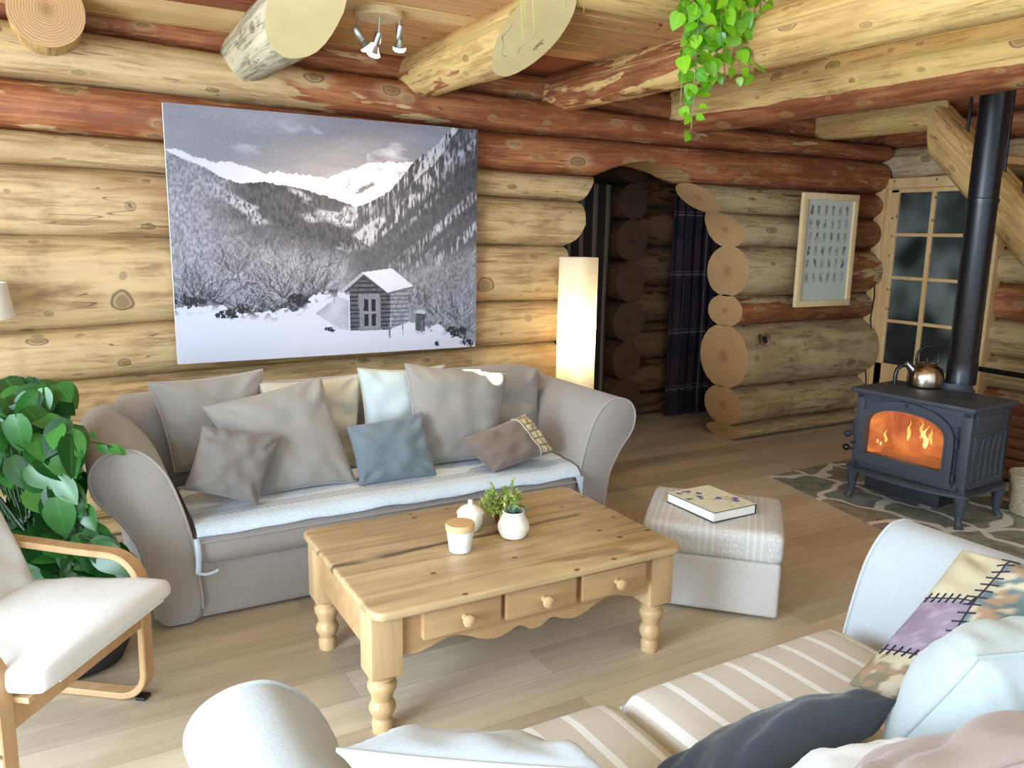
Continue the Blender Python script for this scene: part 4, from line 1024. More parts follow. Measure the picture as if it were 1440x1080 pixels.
# ------------------------------------------------------------------ ottoman and book
OT = thing('ottoman', 'square slipcovered footstool beside the coffee table, draped with striped cloth', 'footstool', (2.62, 2.65, 0), math.radians(44))
hx, hy = .275, .30
obj('slipcover', MB().box(-hx, -hy, .012, hx, hy, .262, .022, 4), M_OTTO, OT, local=True)
tp = soft_box(-hx - .006, -hy - .006, .256, hx + .006, hy + .006, .396, .034, bulge=.008, seed=9, cf=lambda p: (p.y + .2, p.x + (p.z - .39) * .6, 0))
obj('seat_pad', tp, M_OCLOTH, OT, local=True)['label'] = 'pale jacquard cloth with stripes and floral bands'
def cover_art(nu, nv):
    U, W = np.meshgrid(np.linspace(0, 1, nu + 1), np.linspace(0, 1, nv + 1)); c = np.ones(U.shape + (3,)) * np.array(srgb(226, 224, 196)); r = np.random.RandomState(4)
    n = vnoise(U, W, 8, 9, 3, 2)[..., None]; c = c * (1 - .08 * n)
    def flower(cx, cy, R, col, k):
        d = np.hypot((U - cx) * .8, W - cy); a = np.arctan2(W - cy, (U - cx) * .8); m = d < R * (.55 + .45 * np.abs(np.cos(a * k / 2))); c[m] = col
    for _ in range(9): flower(r.uniform(.08, .5), r.uniform(.55, .93), r.uniform(.03, .055), np.array(srgb(*[(96, 92, 160), (120, 112, 170), (84, 96, 140)][r.randint(3)])), 5)
    for cx, cy in ((.62, .45), (.80, .25), (.88, .33)): flower(cx, cy, .06, np.array(srgb(104, 92, 168)), 6)
    for _ in range(12): flower(r.uniform(.08, .6), r.uniform(.55, .95), .018, np.array(srgb(168, 176, 100)), 4)
    for _ in range(10): flower(r.uniform(.5, .9), r.uniform(.08, .24), .014, np.array(srgb(206, 130, 120)), 4)
    for _ in range(8):
        x0, y0 = r.uniform(.1, .8), r.uniform(.2, .9); s_ = r.uniform(-.6, .6); m = (np.abs(W - y0 - s_ * (U - x0)) < .006) & (np.abs(U - x0) < .09); c[m] = np.array(srgb(130, 130, 100))
    return c
BK = thing('book', 'thick hardback book with purple flowers on its cream cover on the footstool', 'book', (2.58, 2.645, .402))
bx0, bx1, by0, by1, bz = 2.455, 2.715, 2.485, 2.80, .4065
obj('pages', MB().box(bx0 + .004, by0 + .004, bz + .003, bx1 - .006, by1 - .004, bz + .043), M_PAPERW, BK, smooth=False)
obj('cover', MB().box(bx0, by0, bz, bx1, by1, bz + .003).box(bx0, by0, bz + .043, bx1, by1, bz + .0462).box(bx1 - .005, by0, bz, bx1, by1, bz + .0462), M_SPINE, BK, smooth=False)
paint_grid('cover_print', 110, 120, lambda u, v: V(bx0 + (bx1 - bx0) * u, by0 + (by1 - by0) * v, bz + .0466), cover_art(110, 120), M_COVER, BK)
# ------------------------------------------------------------------ near sofa (seen from behind its back)
NS = thing('sofa', 'pale slipcovered sofa with a striped seat in the foreground', 'sofa', (1.33, 1.0, 0))
obj('base', soft_box(.44, .40, .012, 2.18, 1.565, .27, .02, bulge=0), M_PALE, NS)
sofa_arm(NS, lambda x: x + .105, lambda z: z * .885, 1.63, .42, M_PALE, M_PALEP)
sofa_arm(NS, lambda x: 2.66 - x, lambda z: z * .885, 1.63, .42, M_PALE, M_PALEP)
obj('backrest', soft_box(.40, .26, .05, 2.26, .60, .70, .09, bulge=.01, seed=13), M_PALE, NS)
scf = lambda p: (p.x, p.y, 0)
for (a, b, s_) in ((.555, 1.243, 15), (1.250, 2.13, 16)):
    q = obj('seat_cushion', soft_box(a, .60, .25, b, 1.60, .425, .07, bulge=.018, seed=s_, cf=scf), M_STRIPE, NS)
    q['label'] = 'beige seat cushion with white stripes'
    obj('piping', MB().tube([(a + .03, 1.600, .36), (a + .2, 1.606, .365), ((a + b) / 2, 1.608, .366), (b - .2, 1.606, .365), (b - .03, 1.600, .36)], .005, 6), M_PALEP, q)
G2 = 'cushions on the near sofa'
def patch_extra(o, base, th, nrm, W, Hh):
    body = [c for c in o.children if c.name.startswith('cover')][0]; me = body.data; n = len(me.vertices)
    w = np.zeros(n * 3, np.float32); me.attributes['wuv'].data.foreach_get('vector', w); w = w.reshape(-1, 3)
    u = w[:, 0] / (W / 2); v = w[:, 1] / (Hh / 2); U = u[None] * .5; Vv = v[None] * .5
    col = np.zeros((n, 4), np.float32); col[:, 3] = 1
    nn = vnoise(U + 1, Vv + 1, 13, 13, 41, 3)[0]; n2 = vnoise(U + 1, Vv + 1, 26, 26, 43, 2)[0]
    lil = np.array(srgb(138, 126, 142)); crm = np.array(srgb(188, 182, 154)); teal = np.array(srgb(96, 116, 116)); rust = np.array(srgb(158, 132, 108)); cream2 = np.array(srgb(184, 176, 152)); olive = np.array(srgb(122, 118, 96))
    flor = np.where((nn > .56)[:, None], rust, np.where((n2 > .55)[:, None], cream2, teal)); flo2 = np.where((nn > .52)[:, None], cream2, np.where((n2 > .5)[:, None], olive, rust * .9))
    lilp = np.where((n2 > .66)[:, None], lil * 1.35, lil)
    left = u < -.5
    c = np.where(left[:, None], np.where((v > .2)[:, None], crm, np.where((v > -.55)[:, None], lilp, flo2)), np.where((v > -.1)[:, None], flor, flo2))
    col[:, :3] = c; a = me.attributes.new('paint', 'FLOAT_COLOR', 'POINT'); a.data.foreach_set('color', col.ravel())
    sg = 1 if nrm.dot(V(0, 0, 1.65) - base(0, 0)) > 0 else -1
    st = MB(); f = lambda a, b: base(a, b) + nrm * sg * (th(a, b) + .002)
    for k in range(18):
        b = -.92 + 1.84 * k / 17; st.tube([f(-.57, b - .02), f(-.50, b), f(-.43, b + .02)], .0022, 5)
    st.tube([f(-.50, -.95 + 1.9 * k / 30) for k in range(31)], .0018, 5)
    for vv in (.2, -.55):
        for k in range(7):
            a_ = -.94 + .42 * k / 6; st.tube([f(a_ - .01, vv - .06), f(a_, vv), f(a_ + .01, vv + .06)], .0022, 5)
        st.tube([f(-.97 + .47 * k / 10, vv) for k in range(11)], .0018, 5)
    obj('stitching', st, plain('dark_thread', srgb(44, 36, 56), .9), o)['label'] = 'dark purple blanket stitching'
pillow('cushion', 'patchwork cushion with dark blanket stitching leaning on the arm near the stove', [[2.245, 1.27, .765], [2.36, .70, .79], [1.90, .66, .49], [1.79, 1.27, .465]], .15, M_PATCH, 21, None, G2, bow=.05, extra=patch_extra, N=56)
pillow('cushion', 'big pale blue cushion with piping in front of the patchwork one', [[1.57, .83, .82], [1.90, .71, .84], [1.87, .95, .47], [1.575, 1.02, .47]], .30, M_LBLUE, 22, M_LBLUE, G2, bow=.05, q=.5)
pillow('cushion', 'dark slate blue cushion lying against the big pale blue cushion', [[1.06, 1.02, .565], [1.665, 1.05, .575], [1.64, 1.21, .465], [1.04, 1.21, .465]], .15, M_DARKB, 23, None, G2, bow=.08, wr=.9)
pillow('cushion', 'white cotton cushion tucked behind the dark slate blue one', [[1.0, .84, .63], [1.44, .82, .68], [1.46, 1.0, .48], [1.02, 1.02, .48]], .13, M_FWHITE, 24, None, G2, bow=.05)
pillow('cushion', 'rosy taupe piped cushion nearest the lower right of the photo', [[1.00, .66, .80], [1.62, .52, .85], [1.74, .78, .54], [1.10, .86, .52]], .20, M_FTAUPE, 25, M_FTAUPE, G2, bow=.05, wr=1.6)
pillow('cushion', 'pale grey piped cushion with a pointed ear beside the rounded near sofa arm', [[.375, 1.255, .745], [.80, 1.03, .70], [.86, 1.13, .47], [.56, 1.32, .47]], .22, M_PALE, 26, M_PALEP, G2, bow=.07, q=.5, wr=1.5)

# ------------------------------------------------------------------ bentwood armchair
AC = thing('armchair', 'bentwood armchair with white canvas cushions at the lower left', 'armchair', (.06, 2.575, 0), math.radians(52.3))
def arc(cy, cz, r, a0, a1, n=9): return [(cy + r * math.cos(math.radians(a0 + (a1 - a0) * k / n)), cz + r * math.sin(math.radians(a0 + (a1 - a0) * k / n))) for k in range(n + 1)]
side = [(.66, .015), (.40, .014)] + arc(.185, .108, .094, -90, -180) + [(.089, .28)] + arc(.199, .43, .110, 180, 90) + [(.34, .546), (.5, .556), (.66, .566), (.76, .574)]
for sx in (-.32, .32):
    fr_ = obj('side_frame', MB().strip([(sx, y, z) for y, z in side], (1, 0, 0), .056, .024), M_BIRCH, AC, local=True)
    obj('back_post', MB().strip([(sx * .86, .55, .02), (sx * .86, .60, .20), (sx * .86, .70, .55), (sx * .86, .86, 1.0)], (1, 0, 0), .05, .024), M_BIRCH, AC, local=True)
    obj('foot_pad', MB().box(sx - .02, .095, .0, sx + .02, .13, .012, .002), M_BLACKP, fr_, local=True)
    for z in (.24, .33): obj('bolt', MB().lathe([(0, 0), (.008, 0), (.008, .006), (0, .008)], 0, 0, 0, 12, M=Matrix.Translation((sx + .002 - .03 * (1 if sx > 0 else -1) * -1, .089, z)) @ Matrix.Rotation(PI / 2 * (1 if sx > 0 else -1), 4, 'Y'), cap=False), M_NICKEL, fr_, local=True)
obj('front_rail', MB().box(-.29, .082, .285, .29, .104, .365, .004), M_BIRCH, AC, local=True)
obj('seat_slat', MB().box(-.295, .03, .368, .295, .125, .386, .004), M_BIRCH, AC, local=True)
for sx in (-.26, .26): obj('seat_rail', MB().strip([(sx, .10, .34), (sx, .35, .30), (sx, .62, .255)], (1, 0, 0), .024, .05), M_BIRCH, AC, local=True)
for y_, z_ in ((.66, .50), (.77, .80)): obj('back_slat', MB().box(-.27, y_, z_, .27, y_ + .03, z_ + .06, .004), M_BIRCH, AC, local=True)
def local_pillow(name, cn, thick, mat, seed, bow, q, parent):
    M_ = wm(parent); return pillow(name, '', [M_ @ Vector(c) for c in cn], thick, mat, seed, None, parent=parent, bow=bow, q=q, wr=1.1, N=34)
sb = soft_box(-.318, -.30, -.030, .318, .30, .034, .028, bulge=.026, seed=31); sb.v = [Matrix.Translation((0, .265, .412)) @ Matrix.Rotation(math.radians(-5), 4, 'X') @ v for v in sb.v]
sb.v = [v + V(0, 0, .006 * nz(v.x * 5, v.y * 9, 3.)) for v in sb.v]
sq = obj('seat_cushion', sb, M_WHITE, AC, local=True, angle=180)
obj('piping', MB().tube([V(x, -.032 - .0 * x, .418) for x in (-.25, -.12, 0, .12, .25)], .004, 6), M_WHITE, sq, local=True)
local_pillow('back_cushion', [(-.29, .74, 1.02), (.29, .74, 1.02), (.30, .47, .37), (-.30, .47, .37)], .12, M_WHITE, 32, .02, .25, AC)

# ------------------------------------------------------------------ big leafy plant behind the armchair
PH = thing('potted_philodendron', 'big glossy green leafy plant in a dark stone pot left of the sofa', 'plant', (-.02, 3.28, 0))
obj('pot', MB().lathe([(.13, 0), (.155, .012), (.195, .10), (.20, .20), (.185, .25), (.165, .25), (.165, .21), (0, .21)], -.02, 3.28, 0, 36, cap=False), M_STONE, PH)
obj('soil', MB().lathe([(0, .0), (.165, 0), (0, .012)], -.02, 3.28, .212, 24, cap=False), M_SOIL, PH)
fo = MB(); stm = MB(); rnd = random.Random(12); cnt = 0
ctr = V(-.15, 3.38, .54)
def blocked(p): return (p.x > .03 and p.y > 3.30 and p.z < .84) or p.x > .05 + max(0., .57 - p.z) * .75 or p.x > .185 or p.y > 4.3 or p.z < .16 or (p.x < .12 and p.y < 3.19 + max(0, -p.x) * .75 and p.z > -1)
tries = 0
while cnt < 540 and tries < 20000:
    tries += 1; v = rv(); shell = rnd.uniform(.5, 1.0) if cnt > 110 else rnd.uniform(.85, 1.02)
    if v.y > .55 and rnd.random() < .6: continue
    p = ctr + V(v.x * .37, v.y * .44, v.z * .44) * shell
    if cnt > 460: p = V(rnd.uniform(.0, .17), rnd.uniform(3.24, 3.5), rnd.uniform(.22, .56))
    elif cnt > 380: p = V(rnd.uniform(-.35, .1), rnd.uniform(3.2, 3.36), rnd.uniform(.2, .72))
    elif rnd.random() < .15: p = V(rnd.uniform(-.5, .0), rnd.uniform(3.5, 4.0), rnd.uniform(.8, 1.02))
    if blocked(p): continue
    view = (V(0, 0, 1.65) - p).normalized()
    up = (view * 1.0 + V(0, 0, .45) + rv() * .7).normalized()
    dv = V(v.x * .5 + rnd.uniform(-.6, .6), -.2 + rnd.uniform(-.5, .3), -.75 + rnd.uniform(-.3, .6))
    dv = (dv - up * dv.dot(up)).normalized(); ln = rnd.uniform(.11, .175)
    tip = p + dv * ln
    if blocked(tip): continue
    k = min(1, max(0, rnd.gauss(.42, .22))); 
    if rnd.random() < .05: k = 1.
    leaf(fo, p, dv, up, ln, ln * rnd.uniform(.60, .72), .10, .10, k, n=7)
    b0 = ctr + (p - ctr) * .5 + V(0, 0, -.04); stm.tube([b0, b0.lerp(p, .5) + V(0, 0, .03), p], .0032, 5); cnt += 1
for k in range(9):
    a = 2 * PI * k / 9; top = ctr + V(.22 * math.cos(a), .2 * math.sin(a), .1 + .1 * math.sin(3 * a))
    if blocked(top): continue
    stm.tube([(-.02 + .06 * math.cos(a), 3.28 + .06 * math.sin(a), .2), (-.02 + .12 * math.cos(a), 3.28 + .1 * math.sin(a), .36), top], .006, 6)
stm.tube([(.02, 3.30, .80), (.07, 3.32, .85), (.12, 3.33, .835), (.165, 3.335, .805)], .003, 5)
for (x, y, z, dx, dz, s_) in ((.10, 3.33, .84, .5, -.6, .055), (.13, 3.335, .82, .7, -.3, .06), (.16, 3.34, .815, .8, -.7, .05), (.09, 3.335, .86, -.1, .5, .035)):
    leaf(fo, V(x, y, z), (dx, -.3, dz), (0, -.6, .6), s_, s_ * .7, .15, .2, 1.)
obj('foliage', fo, M_LEAF, PH, fixn=False, angle=180); obj('stems', stm, M_STEMD, PH)
# ------------------------------------------------------------------ lamps
FL = thing('paper_floor_lamp', 'tall glowing rice paper column lamp behind the right sofa arm', 'lamp', (2.97, 4.36, 0))
def column(mb, cx, cy, z0, z1, r, n=32, rows=64):
    vs = []; fs = []
    for j in range(rows + 1):
        z = z0 + (z1 - z0) * j / rows
        for k in range(n):
            a = 2 * PI * k / n + .6; c, s_ = math.cos(a), math.sin(a); rr = r / (abs(c) ** 4 + abs(s_) ** 4) ** .25
            rr *= 1 + .010 * (1 if j % 4 == 0 else 0) * .3 + .012 * nz(math.cos(a) * 2, math.sin(a) * 2, z * 7)
            vs.append((cx + rr * math.cos(a + .35), cy + rr * math.sin(a + .35), z))
    for j in range(rows):
        for k in range(n): fs.append((j*n+k, j*n+(k+1) % n, (j+1)*n+(k+1) % n, (j+1)*n+k))
    return mb.add(vs, fs)
obj('paper_shade', column(MB(), 2.97, 4.36, .05, 1.50, .108), M_RICE, FL, angle=180)
obj('base', MB().lathe([(0, 0), (.10, 0), (.10, .02), (.012, .03), (.010, .80), (0, .80)], 2.97, 4.36, 0, 24, cap=False), M_BLACKP, FL)
obj('bulb', MB().lathe([(0, 0), (.018, .0), (.020, .03), (.032, .06), (.034, .085), (.022, .115), (0, .12)], 2.97, 4.36, .80, 20, cap=False), flame_mat('warm_bulb', (1, .80, .52), 3.), FL)
def light(name, ty, loc, energy, col=(1, 1, 1), rot=None, target=None, **k):
    L = bpy.data.lights.new(name, ty); L.energy = energy; L.color = col
    for a, b in k.items(): setattr(L, a, b)
    o = bpy.data.objects.new(name, L); COL.objects.link(o); o.location = loc
    if target is not None: o.rotation_euler = (Vector(target) - Vector(loc)).to_track_quat('-Z', 'Y').to_euler()
    if rot is not None: o.rotation_euler = rot
    return o
for i_, zz in enumerate((.99,)): light('paper_lamp_glow', 'POINT', (2.97, 4.36, zz), 10, (1, .84, .58), shadow_soft_size=.05)

SL = thing('spotlight_cluster', 'round ceiling fitting with three small lit metal spotlights', 'lamp', (1.43, 3.84, 2.63))
obj('ceiling_plate', MB().lathe([(0, .0), (.105, 0), (.113, .008), (.113, .034), (0, .034)], 1.43, 3.84, 2.632, 40, cap=False), M_PLATE, SL)
def spot(p0, p1, p2, k):
    # stem foot p0, head joint p1, lamp mouth p2
    ax = (Vector(p2) - Vector(p1)).normalized(); q = ax.to_track_quat('Z', 'Y').to_matrix().to_4x4(); M_ = Matrix.Translation(p1) @ q; L = (Vector(p2) - Vector(p1)).length
    h = obj('spotlight', MB().tube([p0, Vector(p0).lerp(Vector(p1), .5), p1], .006, 8).lathe([(0, -.012), (.017, -.010), (.019, 0), (.019, L * .55), (.016, L * .6), (0, L * .6)], 0, 0, 0, 20, M=M_, cap=False), M_NICKEL, SL)
    obj('reflector', MB().lathe([(.014, L * .58), (.020, L * .75), (.030, L * .95), (.033, L), (.031, L)], 0, 0, 0, 24, M=M_, cap=False), M_NICKEL, h)
    obj('bulb', MB().lathe([(0, L * .93), (.031, L * .95), (.031, L * 1.04), (.02, L * 1.14), (0, L * 1.17)], 0, 0, 0, 20, M=M_, cap=False), M_BULB, h)
    light('spot_beam', 'SPOT', Vector(p2) + ax * .03, 22, (1, .80, .52), target=Vector(p2) + ax, spot_size=math.radians(95), spot_blend=.7, shadow_soft_size=.03)
spot((1.345, 3.87, 2.634), (1.330, 3.875, 2.575), (1.385, 3.875, 2.505), 0)
spot((1.425, 3.81, 2.634), (1.43, 3.84, 2.56), (1.415, 3.87, 2.475), 1)
spot((1.525, 3.82, 2.634), (1.535, 3.83, 2.605), (1.545, 3.865, 2.515), 2)
WL = thing('floor_lamp', 'cream lamp shade peeking in at the left edge beside the log wall', 'lamp', (-.31, 4.40, 0))
obj('lamp_shade', MB().lathe([(.125, 1.385), (.150, 1.225), (.148, 1.225), (.123, 1.385)], -.31, 4.36, 0, 36, cap=False), M_WHITEP, WL)
obj('stem', MB().lathe([(0, 0), (.12, 0), (.12, .02), (.011, .03), (.011, 1.33), (0, 1.33)], -.31, 4.36, 0, 20, cap=False), M_BLACKP, WL)

# ------------------------------------------------------------------ wood stove
SV = thing('wood_stove', 'blue-black cast iron stove with a fire glowing behind its arched glass', 'stove', (4.64, 2.92, .006), math.radians(-86))
def archloop(x0, x1, z0, zs, zt, n=18):
    cx = (x0 + x1) / 2; rx = (x1 - x0) / 2
    pts = [(x0 + (x1 - x0) * k / 8, z0) for k in range(8)] + [(x1, z0 + (zs - z0) * k / 5) for k in range(5)]
    pts += [(cx + rx * math.cos(PI * k / n), zs + (zt - zs) * math.sin(PI * k / n) ** .8) for k in range(n)]
    pts += [(x0, zs - (zs - z0) * k / 5) for k in range(5)]
    return pts
def ringprism(mb, outer, inner, ya, yb):
    n = len(outer); vs = [V(p[0], ya, p[1]) for p in outer] + [V(p[0], ya, p[1]) for p in inner] + [V(p[0], yb, p[1]) for p in outer] + [V(p[0], yb, p[1]) for p in inner]; fs = []
    for k in range(n):
        j = (k + 1) % n
        fs += [(k, j, n + j, n + k), (2*n+k, 2*n+j, 3*n+j, 3*n+k), (k, j, 2*n+j, 2*n+k), (n+k, n+j, 3*n+j, 3*n+k)]
    return mb.add(vs, fs)
gl = archloop(-.262, .215, .330, .50, .612); dr_in = archloop(-.272, .225, .320, .50, .622); dr_out = archloop(-.325, .280, .255, .48, .682)
def to_rect(pts, x0, x1, z0, z1):
    cx, cz = (x0 + x1) / 2, (z0 + z1) / 2; out = []
    for p in pts:
        dx, dz = p[0] - cx, p[1] - cz; k = min((x1 - x0) / 2 / max(1e-6, abs(dx)), (z1 - z0) / 2 / max(1e-6, abs(dz))); out.append((cx + dx * k, cz + dz * k))
    return out
fr2 = archloop(-.27, .225, .32, .50, .62)
B_ = MB(); ringprism(B_, to_rect(fr2, -.35, .35, .215, .695), fr2, -.215, -.20)
for a, b in ((-.36, -.305), (.305, .36)): B_.box(a, -.225, .215, b, -.195, .70, .006)
B_.box(-.36, -.225, .655, .36, -.195, .70, .004).box(-.36, -.225, .215, .36, -.195, .26, .004)
B_.box(-.36, -.20, .215, -.335, .22, .70, .004).box(.335, -.20, .215, .36, .22, .70, .004).box(-.36, .195, .215, .36, .22, .70).box(-.36, -.2, .215, .36, .22, .235)
obj('firebox', B_, M_IRON, SV, local=True)
T_ = MB().box(-.385, -.265, .697, .385, .245, .722, .007, 3).box(-.365, -.235, .682, .365, .225, .70, .006)
T_.lathe([(0, 0), (.085, 0), (.088, .004), (.082, .006), (0, .006)], 0, 0, 0, 36, M=Matrix.Translation((.20, -.06, .721)) @ Matrix.Diagonal((1, .8, 1, 1)), cap=False)
T_.lathe([(.078, 0), (.115, 0), (.112, .018), (.098, .03), (.098, .06)], -.03, .305, .70, 36).box(-.15, .2, .68, .09, .34, .705, .006)
obj('top_plate', T_, M_IRON, SV, local=True)
dd_ = obj('door', ringprism(ringprism(MB(), dr_out, dr_in, -.243, -.214), archloop(-.285, .238, .306, .5, .638), dr_in, -.25, -.24), M_IRON, SV, local=True, angle=30)
obj('glass', MB().add([V(p[0], -.232, p[1]) for p in gl], [tuple(range(len(gl)))]), M_SGLASS, dd_, local=True, smooth=False)
obj('hinge', MB().tube([(.292, -.238, .475), (.292, -.238, .525)], .011, 12).tube([(.292, -.238, .275), (.292, -.238, .325)], .011, 12).tube([(.292, -.236, .24), (.292, -.236, .60)], .005, 8), M_IRON2, dd_, local=True)
obj('latch', MB().tube([(.0 - .02, -.255, .655), (-.02, -.255, .675)], .006, 8).box(-.03, -.252, .66, -.01, -.24, .672, .002), M_IRON2, dd_, local=True)
for z, pz in ((.41, 0), (.318, 1)):
    hb = MB().tube([(-.34, -.215, z), (-.385, -.225, z)], .008, 8).lathe([(0, 0), (.012, .002), (.021, .014), (.023, .026), (.018, .038), (0, .044)], 0, 0, 0, 18, M=Matrix.Translation((-.38, -.225, z)) @ Matrix.Rotation(-PI / 2, 4, 'Y'), cap=False)
    if not pz: hb.tube([(-.372, -.225, z), (-.366, -.228, z + .05), (-.362, -.22, z + .10)], .007, 8).box(-.372, -.235, z - .06, -.30, -.222, z - .04, .003)
    obj('handle', hb, M_IRON2 if not pz else M_PIPEB, SV, local=True)
lp = [(-.385, -.20), (-.385, -.235)] + [(-.385 + .77 * k / 20, -.235 - .085 * math.sin(PI * k / 20) ** .7) for k in range(1, 20)] + [(.385, -.235), (.385, -.20)]
lp = [(-.385, .235)] + lp[1:-1] + [(.385, .235)]
L_ = MB().prism(lp, lambda p: V(p[0], p[1], .192), lambda p: V(p[0], p[1], .210))
lp2 = [(x * .96, y * .94) for x, y in lp]; L_.prism(lp2, lambda p: V(p[0], p[1], .207), lambda p: V(p[0], p[1], .216))
obj('ash_lip', L_, M_IRON, SV, local=True, angle=25)
obj('ash_pan', MB().box(-.26, -.19, .075, .20, .15, .192, .006).box(-.27, -.196, .078, .21, -.188, .19, .003), M_IRON2, SV, local=True)
for sx in (-1, 1):
    for sy in (-1, 1):
        pts = [(sx * .340, sy * .205, .20), (sx * .346, sy * .212, .15), (sx * .346, sy * .214, .10), (sx * .344, sy * .214, .05), (sx * .352, sy * .222, .02), (sx * .358, sy * .228, .004)]
        obj('leg', MB().tube(pts, [.046, .036, .027, .020, .020, .028], 10), M_IRON, SV, local=True)
sp = MB(); X = .3605
sp.box(X - .004, -.175, .265, X + .006, .175, .28, .002).box(X - .004, -.175, .545, X + .006, .175, .56, .002).box(X - .004, -.175, .265, X + .006, -.162, .56, .002).box(X - .004, .162, .265, X + .006, .175, .56, .002).box(X - .004, -.175, .595, X + .004, .175, .665, .002)
for k in range(5):
    y = -.13 + .065 * k; w = .0325
    sp.tube([(X + .001, y - w, .28), (X + .001, y - w, .44)] + [(X + .001, y - w + w * t, .44 + .085 * math.sin(t * PI / 2)) for t in (.25, .5, .75, 1)] + [(X + .001, y + w * t, .525 - .085 * (1 - math.cos(t * PI / 2))) for t in (.25, .5, .75, 1)] + [(X + .001, y + w, .28)], .0055, 6)
obj('side_panel', sp, M_IRON, SV, local=True)['label'] = 'side panel with pointed arch ribs'
# the fire
obj('fire_glow', MB().add([V(-.33, -.15, .24), V(.33, -.15, .24), V(.33, -.15, .68), V(-.33, -.15, .68)], [(0, 1, 2, 3)]), M_FIRE, SV, local=True, smooth=False)
def flame(x, y, z, h, w, seed, mat):
    vs = []; fs = []; n = 10; R_ = 12
    for j in range(R_ + 1):
        t = j / R_; r = w * (math.sin(PI * min(1, t * .85 + .15)) ** 1.3) * (1 - t * .55) if j < R_ else .0005
        ox = .5 * h * nz(t * 2.6, seed) * t; r *= 1 + .5 * nz(t * 5, seed * 3)
        for k in range(n):
            a = 2 * PI * k / n; vs.append(V(x + ox + r * math.cos(a), y + r * .6 * math.sin(a), z + h * t))
    for j in range(R_):
        for k in range(n): fs.append((j*n+k, j*n+(k+1) % n, (j+1)*n+(k+1) % n, (j+1)*n+k))
    fs += [tuple(range(n)), tuple(R_*n + k for k in range(n))]
    return obj('flame', MB().add(vs, fs), mat, SV, local=True, angle=180)
for a in ((-.165, -.185, .40, .085, .013, 1.3, M_FLAME), (-.03, -.175, .44, .13, .014, 2.7, M_FLAME), (.085, -.185, .42, .14, .019, 3.9, M_FLAMEY), (.05, -.175, .47, .12, .013, 5.1, M_FLAME), (.12, -.18, .45, .10, .012, 6.6, M_FLAME), (-.215, -.19, .385, .03, .012, 7.2, M_FLAME), (-.185, -.20, .38, .025, .009, 8.8, M_FLAMEY)): flame(*a)
for k, (x0, y0, x1, y1, z) in enumerate(((-.24, -.17, .18, -.18, .285), (-.18, -.16, .20, -.165, .33))):
    obj('firelog', MB().tube([(x0, y0, z), ((x0 + x1) / 2, (y0 + y1) / 2, z + .005), (x1, y1, z + .01)], [.035, .04, .036], 10), flame_mat('ember_log', (.9, .22, .04), .22), SV, local=True)
light('stove_fire_light', 'POINT', SV.matrix_basis @ V(0, -.12, .45) if False else wm(SV) @ V(-.02, -.19, .45), 1.2, (1, .45, .14), shadow_soft_size=.06)
PIPE = thing('stove_pipe', 'tall black flue pipe rising from the back of the stove', 'pipe', (4.95, 2.945, .76))
obj('lower_section', MB().lathe([(.088, .762), (.088, .90), (.084, .905), (.084, 1.90)], 4.95, 2.945, 0, 40), M_PIPEB, PIPE)
obj('upper_section', MB().lathe([(.089, 1.875), (.090, 1.90), (.084, 1.905), (.084, 3.9)], 4.95, 2.945, 0, 40), M_PIPEB, PIPE)
KT = thing('kettle', 'round steel kettle with a black ring handle on top of the stove', 'kettle', (4.80, 3.085, .722))
kx, ky, kz = 4.80, 3.085, .7345
obj('body', MB().lathe([(0, 0), (.100, 0), (.107, .004), (.108, .012), (.108, .055), (.103, .088), (.090, .116), (.070, .134), (.056, .140)], kx, ky, kz, 48, cap=False), M_STEEL, KT)
lid = obj('lid', MB().lathe([(.058, .139), (.050, .146), (.020, .152), (0, .153)], kx, ky, kz, 36, cap=False), M_STEEL, KT)
obj('knob', MB().lathe([(0, .152), (.008, .153), (.008, .162), (.015, .168), (.015, .175), (0, .180)], kx, ky, kz, 18, cap=False), M_BLACKP, lid)
iu = V(.866, -.5, 0); iv = V(0, 0, 1)     # plane of the ring handle
hr = [V(kx, ky, kz + .178) + iu * (.072 * math.cos(math.radians(a))) + iv * (.072 * math.sin(math.radians(a)) * 1.05) for a in range(-38, 219, 8)]
obj('handle', MB().tube(hr, .0088, 10), M_PIPEB, KT)
sp0 = V(kx, ky, kz + .100) - iu * .088
obj('spout', MB().tube([sp0, sp0 - iu * .02 + iv * .02, sp0 - iu * .042 + iv * .042], [.026, .021, .016], 16), M_CHROME, KT)
tag(obj('stove_lever', MB().tube([V(4.66, 3.20, .730), V(4.66, 3.20, .80), V(4.668, 3.196, .835), V(4.69, 3.185, .857), V(4.72, 3.165, .862), V(4.745, 3.15, .858)], .0135, 12), M_PIPEB), 'black bent metal tube standing on the stove top left of the kettle', 'handle')
tag(obj('wall_bar', MB().tube([(6.30, 3.72, .66), (6.30, 2.0, .645)], .02, 12), M_GUTTER), 'black horizontal metal bar along the log wall right of the stove pipe', 'bar')
WC = thing('wood_crate', 'dark reddish slatted wooden box under the stairs behind the stove', 'crate', (5.85, 2.9, 0))
for k in range(6): obj('slat', MB().box(5.62, 2.15, .045 + .075 * k, 5.66, 3.28, .105 + .075 * k, .006), M_SLAT, WC)
for y in (2.2, 2.7, 3.22): obj('post', MB().box(5.66, y, .009, 5.71, y + .05, .48, .004), M_SLAT, WC)
obj('back_board', MB().box(6.2, 2.15, .03, 6.24, 3.28, .46).box(5.66, 2.15, .02, 6.2, 3.28, .04), M_SLAT, WC)
BT = thing('basket', 'cream woven straw basket at the right edge beside the stove', 'basket', (5.12, 2.50, .008))
obj('body', MB().lathe([(0, .0), (.115, 0), (.125, .008), (.145, .22), (.15, .245), (.142, .25), (.135, .22), (.118, .02), (0, .02)], 5.12, 2.50, .008, 44, cap=False), M_BASKET, BT)
